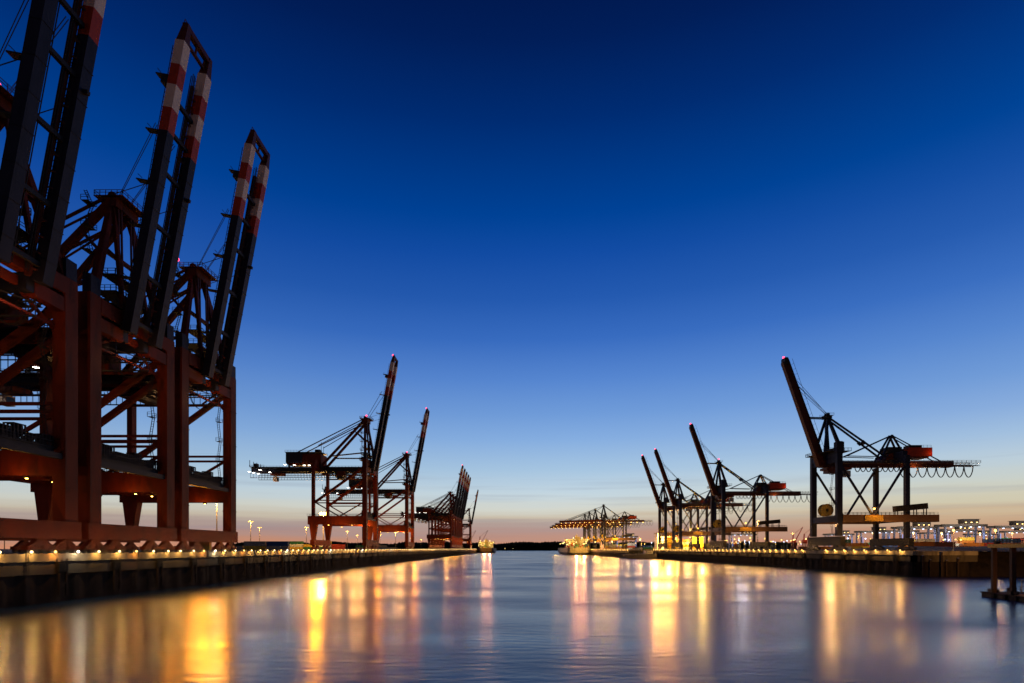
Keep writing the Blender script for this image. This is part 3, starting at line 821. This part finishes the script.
for i in range(60):
    y = 92 + i*14.6
    if y > 900: break
    f = fd if k == 0 else copy_tree(fd); b = bo if k == 0 else copy_tree(bo); k += 1
    f.location = (QL, y, QZ); b.location = (QL-1.0, y+2.4, QZ)
    tag(f, 'black rubber fender panel hung on the face of the left quay', 'fender', 'fenders of the left quay')
    tag(b, 'squat dark mooring bollard on the edge of the left quay', 'bollard', 'bollards of the left quay')
for i in range(22):
    y = 214+i*17
    f = copy_tree(fd); f.location = (QR, y, QZ); f.rotation_euler.z = math.pi
    tag(f, 'black rubber fender panel hung on the face of the right quay', 'fender', 'fenders of the right quay')

# steel ladders down the quay face
ld0 = MB()
for x in (-.22, .22): ld0.box(.3, .38, x-.04, x+.04, -8.4, .3)
for i in range(28): ld0.box(.3, .36, -.2, .2, -8.2+i*.3, -8.14+i*.3)
ld0 = ld0.build('quay_ladder', M['dark'])
for i in range(12):
    o = ld0 if i == 0 else ld0.copy()
    if i: col.objects.link(o)
    o.location = (QL, 99+i*29.2, QZ); tag(o, 'thin steel ladder down the face of the left quay', 'ladder', 'ladders of the left quay')
# mooring piles before the end wall
for i, (x, y, h) in enumerate(((143.6, 201, 7.5), (147, 202, 6), (149.5, 200, 8.8), (153, 202.5, 5.8), (156, 201, 6.6))):
    o = MB().tube((0,0,-3), (0,0,h), .3, .26, 10); o.m = 1; o.tube((0,0,h), (0,0,h+.25), .33, .2, 10)
    o = o.build('mooring_pile', [M['timber'], M['grey']], None, (x, y, 0))
    tag(o, ('leftmost mooring pile at the corner of the right quay', 'second mooring pile from the quay corner', 'tallest mooring pile before the low end wall',
            'shortest mooring pile before the low end wall', 'mooring pile nearest the dark riverbank')[i], 'mooring pile', 'mooring piles before the end wall')

# ------------------------------------------------------------------ pontoon with its gantry
def pontoon():
    """long float lying almost along the view; its far left corner is at x 98.6, y 120"""
    rz = R(-12); ox, oy = 98.4, 120.5
    r = empty('pontoon', (ox, oy, 0), rz); tag(r, 'dark floating pontoon at the lower right with bitts and railing', 'pontoon')
    MB().box(0, 12, -45, 0, -.5, .8).build('float', M['conc2'], r)
    MB().box(-.2, 12.2, -45, .2, .8, 1.0).build('deck', M['timber'], r)
    MB().rail((3.4, -.3, 1), (12, -.3, 1), 1.1, 1.6, .06).rail((11.8, -.3, 1), (11.8, -44, 1), 1.1, 1.6, .06).build('railing', M['grey'], r)
    for y in (-1.5, -9.4, -16):
        MB().tube((.8, y-.5, 1), (.8, y-.5, 1.75), .16, .16, 10).tube((.8, y+.5, 1), (.8, y+.5, 1.75), .16, .16, 10).box(.6, 1, y-.9, y+.9, 1.25, 1.45).build('bitt', M['dark'], r)
    for y in (-4.6, -8.2, -11.5): MB().tube((-.45, y, .45), (-.22, y, .45), .55, n=14).build('tyre', M['black'], r)
    g = empty('access_gantry', (ox, oy, 0), rz); tag(g, 'tall steel gantry rising through the pontoon, footbridge across its top', 'gantry')
    for y in (-2.6, -8.6, -14.6): MB().beam((.9, y, -3), (.9, y, 10.2), .75, .75).build('post', M['pile2'], g)
    MB().box(.1, 2.4, -30, -1.8, 10.2, 10.95).build('footbridge', M['sign'], g)
    MB().rail((.2, -30, 10.95), (.2, -1.8, 10.95), 1.0, 2.2, .05).rail((2.3, -30, 10.95), (2.3, -1.8, 10.95), 1.0, 2.2, .05).build('railing', M['dark'], g)
    for y in (-2.6, -8.6): MB().box(.2, .5, y-.6, y+.6, 1.0, 1.7).box(1.3, 1.6, y-.6, y+.6, 1.0, 1.7).build('guide_roller', M['dark'], g)
    MB().box(1.0, 1.9, -3.0, -2.2, 11.0, 11.6).build('floodlight', M['dark'], g)  # added housing for the spot that lights the bank
    lamp('bank_fill_spot', g, (1.4, -1.6, 11.6), (1, .46, .10), 260000, .4, 40, (66, 92, 7))  # added spot, brightens the distant sandy bank
    l = empty('lamp_post', (ox+3.0, oy-8.8, 1.0)); tag(l, 'short orange lamp post standing on the pontoon deck', 'lamp')
    MB().tube((0,0,0), (0,0,3.2), .09, .07).build('post', M['grey'], l)
    MB().ball((0,0,3.4), .2).build('globe', M['c_pont'], l)
    lamp('pontoon_light', l, (0, -.5, 3.3), (1, .38, .08), 700, .2)
    s = empty('deck_shelter', (ox+7, oy-5, 1.0), rz); tag(s, 'small open shelter with a bench on the pontoon', 'shelter')
    q = MB()
    for x in (-2, 2):
        for y in (-1, 1): q.beam((x, y, 0), (x, y, 2.5), .14)
    q.build('frame', M['grey'], s); MB().box(-2.4, 2.4, -1.4, 1.4, 2.5, 2.65).build('roof', M['dark'], s)
    MB().box(-1.7, 1.7, .3, .8, .4, .5).box(-1.6, -1.4, .4, .7, 0, .4).box(1.4, 1.6, .4, .7, 0, .4).build('bench', M['timber'], s)
    for i, (x, y) in enumerate(((4.2, -2.2), (5.5, -1.2))):
        b = MB().box(-.5, .5, -.4, .4, 0, .8).box(-.55, .55, -.45, .45, .8, .88)
        b = b.build('deck_box', M['timber'], None, (ox+x, oy+y, 1.0)); tag(b, ('front wooden deck box on the pontoon beside the first gantry post', 'rear wooden deck box on the pontoon by its far railing')[i], 'box')
M['pile2'] = mat('dark_steel_pile', (.06, .035, .025), .7, stretch=(1, 1, .2))
M['c_pont'] = glow('pontoon_lamp', (1, .33, .06), 6)
pontoon()

# ------------------------------------------------------------------ light masts
def mast(x, y, h, label, m='c_mast', rad=.42, power=20000, group='light masts of the terminal', heads=6):
    r = empty('light_mast', (x, y, QZ)); tag(r, label, 'light mast', group)
    MB().tube((0,0,0), (0,0,h), .42, .22, 10).build('pole', M['conc'], r)
    MB().tube((0,0,h-.15), (0,0,h+.15), 2.2, 2.2, 16).build('lamp_ring', M['grey'], r)
    for i in range(heads):
        t = 2*math.pi*i/heads
        MB().ball((2.2*math.cos(t), 2.2*math.sin(t), h-.6), rad, 8, 5).build('lamp_head', M[m], r)
    lamp('mast_light', r, (0, -2.4, h-1.6), (1, .50, .12), power, .8)
    return r
def at(px, d): return (px-515)*d/569
ML = [(216, 500, 30, 'mast whose whole yellow shaft shows beside the third red crane'),
      (250, 521, 30, 'taller of the two masts in the open gap right of the red cranes'),
      (259, 527, 30, 'shorter of the two masts in the open gap right of the red cranes'),
      (306, 527, 30, 'mast just outside the rear leg of the crane with the floodlit back reach'),
      (323, 513, 30, 'blazing orange mast between the rear legs of the crane with the floodlit back reach'),
      (347, 531, 30, 'mast seen under the portal of the crane with the floodlit back reach, left one'),
      (357, 535, 30, 'mast seen under the portal of the crane with the floodlit back reach, right one'),
      (380, 534, 30, 'mast between the legs of the two middle distance red cranes'),
      (395.5, 532, 30, 'mast under the portal of the smaller middle distance red crane'),
      (411, 538, 30, 'low mast just right of the smaller middle distance red crane'),
      (421, 539.5, 30, 'last mast before the tight bunch of parked cranes'),
      (2, 519, 30, 'orange mast glowing at the very left edge above the sill beams'),
      (37, 521, 30, 'mast peeping over the sill beam beside the nearest tapered rear leg'),
      (80, 522, 30, 'mast lamp in the slit between the two nearest crane legs'),
      (147, 529, 30, 'low mast lamp left of the second crane far leg')]
for px, py, h, lab in ML:
    d = 569*(h-1)/(548.7-py)
    mast(at(px, d), d, h, lab, 'c_sod' if px in (323,) else 'c_mast', rad=1.1 if px == 323 else .5, power=250000 if px == 323 else 30000)
MR = [(660, 530, 24, 'left one of the twin masts over the yellow floodlit block'),
      (674, 530, 24, 'right one of the twin masts over the yellow floodlit block'),
      (757, 521, 26, 'orange mast behind the rear legs of the second raised blue crane'),
      (792, 533, 24, 'mast between the second and the nearest blue crane'),
      (640, 538, 22, 'mast between the lowered cranes and the floodlit block'),
      (628, 537, 22, 'mast under the machinery house of the lowered cranes'),
      (693, 536, 22, 'mast just right of the yellow floodlit block'),
      (708, 538, 22, 'mast under the portal of the bigger gap crane'),
      (857, 535, 22, 'mast left of the yellow sign board under the nearest blue crane')]
for px, py, h, lab in MR:
    d = 569*(h-1)/(548.7-py)
    mast(at(px, d), d, h, lab, 'c_mast', .34, power=80000 if px in (660, 674) else 14000)

# ------------------------------------------------------------------ containers
def container_mesh(m):
    mb = MB(); l, w, h = 12.19, 2.44, 2.6
    mb.box(-l/2+.12, l/2-.12, -w/2+.06, w/2-.06, .12, h-.06)
    for x in (-l/2+.08, l/2-.08):
        for y in (-w/2+.08, w/2-.08): mb.box(x-.08, x+.08, y-.08, y+.08, 0, h)
    for z in (.07, h-.07):
        for y in (-w/2+.06, w/2-.06): mb.box(-l/2+.16, l/2-.16, y-.06, y+.06, z-.07, z+.07)
    for i in range(24):
        x = -l/2+.4+i*.495
        for s_ in (-1, 1): mb.box(x-.1, x+.1, s_*(w/2-.06), s_*(w/2-.02), .16, h-.16)
    o = mb.build('shipping_container', m); me = o.data; bpy.data.objects.remove(o); return me
CC = [('dark red', (.30,.04,.03)), ('blue', (.03,.08,.25)), ('orange', (.55,.2,.04)), ('grey', (.3,.3,.3)), ('green', (.04,.16,.08)), ('white', (.65,.65,.6)), ('yellow', (.6,.42,.06)), ('brown', (.22,.09,.05))]
CM = [(n, container_mesh(mat(n.replace(' ', '_')+'_container_paint', c, .5, scale=.5))) for n, c in CC]
def cont(x, y, z, rz, where, group, only=None):
    n, me = random.choice([CM[i] for i in only] if only else CM)
    o = bpy.data.objects.new('shipping_container', me); col.objects.link(o); o.location = (x, y, z); o.rotation_euler.z = rz
    tag(o, n+' shipping container '+where, 'container', group+', '+n)
def block(x0, y0, nx, ny, hmax, where, group, rz=0, z=QZ, full=.8, only=None):
    for i in range(nx):
        for j in range(ny):
            hh = random.randint(max(1, hmax-2), hmax) if random.random() < full else max(0, hmax-3)
            for k in range(hh):
                if rz: cont(x0+i*2.6, y0+j*12.8, z+k*2.6, math.pi/2, where, group, only)
                else: cont(x0+i*12.8, y0+j*2.8, z+k*2.6, 0, where, group, only)
block(-196, 330, 2, 1, 2, 'stacked in the yard right of the near red cranes', 'yard stack beside the near cranes', only=[6, 2, 0])
block(-160, 322, 3, 1, 2, 'stacked below the crane with the floodlit back reach', 'yard stack below the floodlit crane')
block(-260, 420, 5, 1, 3, 'stacked far back on the left yard', 'left yard stack')
block(-200, 520, 4, 1, 3, 'stacked far back on the left yard', 'left yard stack')
block(-190, 700, 4, 1, 3, 'stacked far back on the left yard', 'left yard stack')
block(-240, 235, 3, 1, 1, 'on the ground behind the near crane bogies', 'row behind the near cranes')
block(158, 575, 3, 1, 6, 'in the tall stack of the yellow floodlit block', 'floodlit stack', full=1, only=[6, 6, 2, 5])
block(215, 420, 4, 1, 3, 'stacked behind the second raised blue crane', 'right yard stack')
block(250, 350, 3, 1, 2, 'stacked behind the nearest blue crane', 'stack behind the nearest blue crane')
block(150, 700, 4, 1, 3, 'stacked between the floodlit block and the lowered cranes', 'stack by the lowered cranes')

block(133, 850, 2, 1, 5, 'stacked on the quay beside the brightly lit ship', 'stack beside the lit ship', full=1, only=[6, 5, 2])
block(158, 900, 3, 1, 5, 'stacked on the quay beside the brightly lit ship', 'stack beside the lit ship', full=1)
block(at(868, 400), 400, 1, 1, 3, 'in the low lit row before the stacking gantries', 'low lit row', full=1)
block(at(905, 392), 392, 3, 1, 3, 'in the low lit row before the stacking gantries', 'low lit row', full=1)
block(at(972, 400), 400, 3, 1, 3, 'in the low lit row before the stacking gantries', 'low lit row', full=1)
# ------------------------------------------------------------------ floodlit service tower in the right yard
def tower_block():
    r = empty('service_building', (0, 0, 0)); tag(r, 'tall yellow floodlit building behind the two farthest raised cranes', 'building')
    MB().box(150, 164, 600, 612, QZ, QZ+17).build('wall', M['house'], r)
    MB().box(149.4, 164.6, 599.4, 612.6, QZ+17, QZ+17.6).build('roof', M['dark'], r)
    for j in range(5):
        for i in range(5):
            w = MB().box(151.4+i*2.6, 152.8+i*2.6, 599.9, 600.02, QZ+1.4+j*3.2, QZ+3+j*3.2); w.build('window', M['c_win'] if (i*3+j*2) % 4 else M['glass'], r)
    b = MB()
    for j in range(8): b.box(156.5, 157.2, 598.6, 599.3, QZ+1+j*2.2, QZ+1.6+j*2.2)
    b.build('lamp_column', M['c_small'], r)
    for x, y, z in ((151, 590, 16), (160, 588, 10), (172, 562, 18), (184, 560, 12)): lamp('yard_floodlight', r, (x, y, z+QZ), (1, .60, .10), 70000, .5)
    for x, y, z in ((145, 587, 22), (151, 587, 26), (158, 585, 24), (165, 583, 20)): lamp('streak_spot', r, (x, y, z+QZ), (1, .40, .08), 110000, 1.4, 70, (x*.35, 150, -5))  # added spots that draw the broad streak below the block
tower_block()

# ------------------------------------------------------------------ stacking gantries of the right yard
def stacker():
    r = empty('stacking_crane', (0, 0, 0)); W = 31; H = 19
    for x in (0, W):
        for y in (-5, 5): MB().beam((x, y, 1.4), (x, y*.75, H), 1.1, 1.4).build('leg', M['c_leg'], r)
        MB().box(x-.7, x+.7, -8, 8, .5, 1.9).build('sill_beam', M['steelblue'], r)
    for y in (-4, 4): MB().box(-3, W+3, y-.7, y+.7, H, H+2).build('girder', M['dark'], r)
    h = MB().box(W-15, W-3, -3.4, 3.4, H+2.6, H+6); h.box(W-16, W-2, -3.8, 3.8, H+6, H+6.3)
    for x in (W-14, W-4):
        for y in (-3, 3): h.box(x-.3, x+.3, y-.3, y+.3, H+2, H+2.6)
    h.build('trolley_house', M['dark'], r)
    f = MB()
    for x in (4, 12, 20, 27): f.box(x-.7, x+.7, -5.2, -4.8, H-.5, H-.1)
    f.build('floodlight', M['c_blue'], r)
    f = MB()
    for x in (W-14, W-9.5, W-5): f.box(x-.5, x+.5, -4.0, -3.6, H+3.2, H+3.8)
    f.build('house_light', M['c_small'], r)
    for x in (6, 16, 26): lamp('gantry_light', r, (x, -12, H-2), (1, .82, .62), 7000, .4)
    for x in (1.0, W-1.0): MB().box(x-.25, x+.25, -5.9, -5.5, 4, 14).build('leg_light', M['c_legl'], r)
    return r
M['c_leg'] = mat('pale_blue_leg_paint', (.07, .085, .17), .5)
M['c_legl'] = glow('blue_white_strip_lamp', (.4, .5, 1), .8)
st = stacker(); SG = 'stacking gantries of the right yard'
S = [(940, 470, 'stacking gantry with its raised house at the right, just left of the pontoon gantry'),
     (992, 500, 'stacking gantry at the right edge of the frame above the pontoon gantry'),
     (896, 520, 'stacking gantry just right of the rear legs of the nearest blue crane'),
     (858, 640, 'stacking gantry seen between the legs of the nearest blue crane'),
     (921, 700, 'distant stacking gantry in the gap between two nearer ones'),
     (966, 760, 'distant low stacking gantry behind the one above the earth mound'),
     (730, 760, 'blue lit stacking gantry between the legs of the second raised crane'),
     (884, 620, 'stacking gantry just left of the rear near leg of the nearest blue crane'),
     (1000, 640, 'distant stacking gantry seen through the one at the right edge'),
     (826, 760, 'distant stacking gantry between the front legs of the nearest blue crane'),
     (940, 600, 'stacking gantry directly behind the one above the earth mound'),
     (616, 900, 'distant stacking gantry below the machinery house of the lowered cranes')]
for i, (px, d, lab) in enumerate(S):
    o = st if i == 0 else copy_tree(st)
    o.location = (at(px, d), d, QZ); tag(o, lab, 'gantry crane', SG)
    if d < 720: block(at(px, d)+8, d+1, 3 if d > 600 else 2, 1, 4, 'stacked under the stacking gantries on the right', 'stacks under the gantries', full=1)

# ------------------------------------------------------------------ slewing harbour cranes, far off
def slewer(x, y, s, label, flip=1):
    r = empty('harbour_crane', (x, y, QZ)); tag(r, label, 'harbour crane', 'distant slewing harbour cranes')
    q = MB()
    for a in (-2.5, 2.5):
        for b in (-2.5, 2.5): q.beam((a*s, b*s, 0), (a*.6*s, b*.6*s, 7*s), .7*s)
    q.box(-2*s, 2*s, -2*s, 2*s, 7*s, 8*s); q.build('portal', M['red'], r)
    MB().box(-2.6*s, 2.2*s, -1.8*s, 1.8*s, 8*s, 11*s).beam((-1*s, 0, 11*s), (-.5*s, 0, 18*s), 1*s).build('cab', M['stripe'], r)
    j = MB()
    for o in (-.7, .7): j.beam((1.5*s*flip, o*s, 9.5*s), (11*s*flip, o*.3*s, 27*s), .5*s)
    for k in range(6):
        f = k/6; j.beam(((1.5+9.5*f)*s*flip, -.6*s, (9.5+17.5*f)*s), ((1.5+9.5*(f+.1))*s*flip, .6*s, (9.5+17.5*(f+.1))*s), .3*s)
    j.beam((-.5*s, 0, 18*s), (11*s*flip, 0, 27*s), .25*s); j.build('jib', M['stripe'], r)
    MB().ball((0, -3*s, 12*s), .6*s).build('floodlight', M['c_small'], r)
slewer(at(793, 760), 760, 1.1, 'left one of the two small red slewing cranes beyond the blue cranes')
slewer(at(804, 760), 760, 1.15, 'right one of the two small red slewing cranes beyond the blue cranes')
slewer(-115, 1400, 1.7, 'small red slewing crane behind the far left ship, nearer the quay', 1)
slewer(-95, 1560, 1.9, 'small red slewing crane above the far left ship, farther off', 1)
slewer(-128, 1250, 1.5, 'small red slewing crane between the lone slim crane and the far left ship', 1)
slewer(at(735, 820), 820, .9, 'small red slewing crane beyond the second raised crane legs')

# ------------------------------------------------------------------ ships
def ship(x, y, label, where, hullm, beam=40, length=230, boxes=1.0):
    r = empty('container_ship', (x, y, 0)); tag(r, label, 'container ship')
    secs = [(0, .72, 3), (.02, .9, 1), (.12, 1, -1), (.75, 1, -1), (.9, .7, -1), (1, .04, -1)]
    P = []; F = []; dk_ = 11.5
    for t, w, zb in secs:
        b = beam/2*w; yy = t*length; lb = b*(.8 if t < .05 else (.95 if t < .8 else .5))
        P += [(-b, yy, dk_), (-b*.99, yy, 4), (-lb*.8, yy, zb), (lb*.8, yy, zb), (b*.99, yy, 4), (b, yy, dk_)]
    for i in range(len(secs)-1):
        for k in range(5):
            a = i*6+k; F.append((a, a+1, a+7, a+6))
        F.append((i*6+5, i*6, i*6+6, i*6+11))
    F.append((0, 5, 4, 3, 2, 1)); F.append(tuple(30+i for i in range(6)))
    MB().poly(P, F).build('hull', hullm, r)
    q = MB().rail((-beam*.36, .6, dk_), (beam*.36, .6, dk_), 1.3, 3, .12); q.build('railing', M['grey'], r)
    hs = empty('deckhouse', (0, 0, 0)); hs.parent = r
    w = MB()
    for k in range(5): w.box(-beam*(.42 if k < 4 else .5), beam*(.42 if k < 4 else .5), 26, 38-k*.5, dk_+k*2.9+.02, dk_+k*2.9+2.8)
    w.build('wall', M['house'], hs)
    for k in range(5):
        for i in range(7):
            xx = -beam*.34+i*beam*.113; MB().box(xx-.8, xx+.8, 25.85, 25.98, dk_+k*2.9+1, dk_+k*2.9+2).build('window', M['c_win'], hs)
    MB().box(-4, 4, 18, 24, dk_, dk_+18).box(-3, -1, 19, 23, dk_+18, dk_+20).build('funnel', M['hullpale'], r)
    MB().tube((0, 30, dk_+14.5), (0, 30, dk_+24), .4, .2).box(-3, 3, 29.8, 30.2, dk_+20, dk_+20.5).build('mast', M['house'], r)
    for i, (xx, yy, zz) in enumerate(((-beam*.5, 36, dk_+9), (-beam*.5, 120, dk_+7), (-beam*.1, 3, dk_+9), (beam*.3, 3, dk_+10), (-beam*.15, 25, dk_+16), (beam*.2, 25, dk_+16), (-beam*.42, 25, dk_+13), (0, 25, dk_+15), (beam*.42, 25, dk_+13), (-beam*.33, 12, dk_+7.5), (beam*.33, 12, dk_+7.5), (-beam*.46, 1.0, dk_+5), (-beam*.47, 60, dk_+8), (-beam*.47, 90, dk_+8), (-beam*.2, 1.0, dk_+6), (beam*.2, 1, dk_+6))):
        MB().ball((xx, yy, zz), .4).build('deck_light', M['c_ship'], r)
    for xx, yy, zz, pw in ((0, -16, 18, 40000), (-beam*.3, 9, 28, 12000), (beam*.3, 9, 28, 5000), (0, 46, 38, 8000), (-beam*.8, 40, 24, 12000), (-beam*.8, 100, 26, 12000)):
        lamp('ship_fill', r, (xx, yy, zz), (1, .54, .07), pw*.6, .5)  # added points, some off the hull, turn hull and deckhouse yellow
    for xx, yy, zz in ((-4, 1, 17), (8, 1, 15)):
        lamp('streak_spot', r, (xx, yy-2.5, zz), (1, .34, .12), 150000, 1.4, 70, (xx-60, yy-700, -60))  # added spots for the ship's streaks on the water
    nx = int(beam*.86/2.6)
    for bay, (y0, hm) in enumerate(((3, 3), (50, 5))):
        for i in range(nx):
            for k in range(max(1, hm-random.randint(0, 1+(bay == 0)))):
                if random.random() < boxes:
                    cont(x-(nx-1)*1.3+i*2.6, y+y0+6.5, dk_+.05+k*2.6, math.pi/2, where, 'deck cargo '+where)
ship(101, 900, 'brightly lit container ship moored under the four lowered cranes', 'on deck of the brightly lit ship', M['hullpale'])
ship(-64, 1260, 'yellow lit container ship moored at the far end of the left quay', 'on deck of the far left ship', M['hullblue'], 36, 200, .8)

# low barge by the quay corner
def barge():
    r = empty('barge', (0, 0, 0)); tag(r, 'low pale barge lying by the quay corner before the floodlit block', 'barge')
    MB().poly([(112,560,0),(139,560,0),(139,568,0),(112,568,0),(104,559,4.2),(140,559,5),(140,569,5),(104,569,4.2)],
              [(0,3,2,1),(4,5,6,7),(0,1,5,4),(1,2,6,5),(2,3,7,6),(3,0,4,7)]).build('hull', M['hullpale'], r)
    MB().box(128, 136, 561, 567, 5.0, 8.2).build('wheelhouse', M['house'], r)
    MB().rail((106, 559.4, 4.4), (126, 559.4, 4.8), 1.1, 2, .06).build('railing', M['grey'], r)
barge()

# work lamps before the lit container row, and on the floodlit yard by the quay corner
for i, (px, d, pw, c) in enumerate(((872, 384, 5000, (1, .6, .25)), (912, 378, 5000, (1, .7, .4)), (940, 378, 5000, (1, .5, .15)), (978, 384, 5000, (1, .75, .5)), (1010, 386, 5000, (1, .55, .2)),
        (676, 540, 14000, (1, .50, .08)), (690, 520, 5000, (1, .50, .10)), (640, 660, 9000, (1, .50, .10)), (612, 800, 16000, (1, .5, .10)), (590, 880, 18000, (1, .5, .12)))):
    r = empty('work_lamp', (max(at(px, d), 124 if d > 600 else 147), d, QZ)); MB().tube((0,0,0), (0,0,11), .14, .1, 8).build('pole', M['grey'], r); MB().ball((0,0,11.3), .55 if d < 600 else .9, 8, 5).build('globe', M['c_small'], r)
    lamp('work_light', r, (0, -1.4, 11), c, pw, .4)
    tag(r, ('first work lamp from the left before the low lit container row', 'second work lamp from the left before the low lit container row', 'middle work lamp before the low lit container row',
            'fourth work lamp from the left before the low lit container row', 'last work lamp before the low lit container row, nearest the right edge',
            'work lamp on the quay between the two farthest raised cranes', 'work lamp on the quay right of the yellow floodlit block', 'work lamp between the barge and the lowered cranes',
            'work lamp at the foot of the front lowered crane', 'work lamp beside the stern of the brightly lit ship')[i], 'lamp')
# low yard lamps on the right shore, many and small
def yard_lamp(m):
    r = empty('yard_lamp', (0, 0, 0)); MB().tube((0,0,0), (0,0,8), .12, .08, 8).build('pole', M['grey'], r); MB().ball((0,0,8.2), .45, 8, 5).build('globe', m, r); return r
YL = [yard_lamp(M['c_quayr']), yard_lamp(M['c_small']), yard_lamp(M['c_blue'])]; used = set()
for i in range(150):
    k = (0, 0, 1, 0, 2)[i % 5]; d = random.uniform(380, 900); px = random.uniform(668, 1020) if i % 3 else random.uniform(610, 760)
    x = at(px, d)
    if x < 152 or (d > 600 and x < 135): continue
    x = x; o = YL[k] if k not in used else copy_tree(YL[k]); used.add(k)
    o.location = (x, d, QZ + random.choice((0, 0, 0))); c = ((1, .5, .12), (1, .6, .22), (.8, .82, 1))[k]
    tag(o, ('small orange lamp standing among the stacks of the right yard', 'small warm lamp standing among the stacks of the right yard', 'small cold white lamp standing among the stacks of the right yard')[k], 'lamp', ('orange', 'warm', 'cold white')[k]+' yard lamps of the right shore')
    if i % 3 == 0: lamp('yard_light', o, (0, -1, 8), c, 6000, .4)
for i, x in enumerate(()):
    o = copy_tree(lp); o.location = (x, 205.1, QZ); o.rotation_euler.z = math.pi/2; tag(o, ('first', 'second')[i]+' lamp overhanging the low end wall behind the mooring piles', 'lamp')
for i, (x, y) in enumerate(((172, 224), (190, 226), (212, 224))):  # lamps added to light the bank
    o = copy_tree(YL[0]); o.location = (x, y, QZ); tag(o, ('left', 'middle', 'right')[i]+' one of the three added lamps lighting the sandy ground behind the riverbank', 'lamp', 'added bank lamps')
    for c in list(o.children):
        if c.type == 'LIGHT': bpy.data.objects.remove(c)
    lamp('yard_light', o, (0, -1, 8), (1, .46, .10), 1500, .3)

# far shore lamps
for i, (px, lab) in enumerate(((505, 'left one of the two white lamps on the wooded far shore'), (513, 'right one of the two white lamps on the wooded far shore'))):
    r = empty('street_lamp', (at(px, 2980), 2990, 0)); tag(r, lab, 'lamp')
    MB().tube((0,0,-1), (0,0,11), .3, .2).build('pole', M['grey'], r); MB().ball((0,0,11.5), 1.1).build('globe', M['c_small'], r)
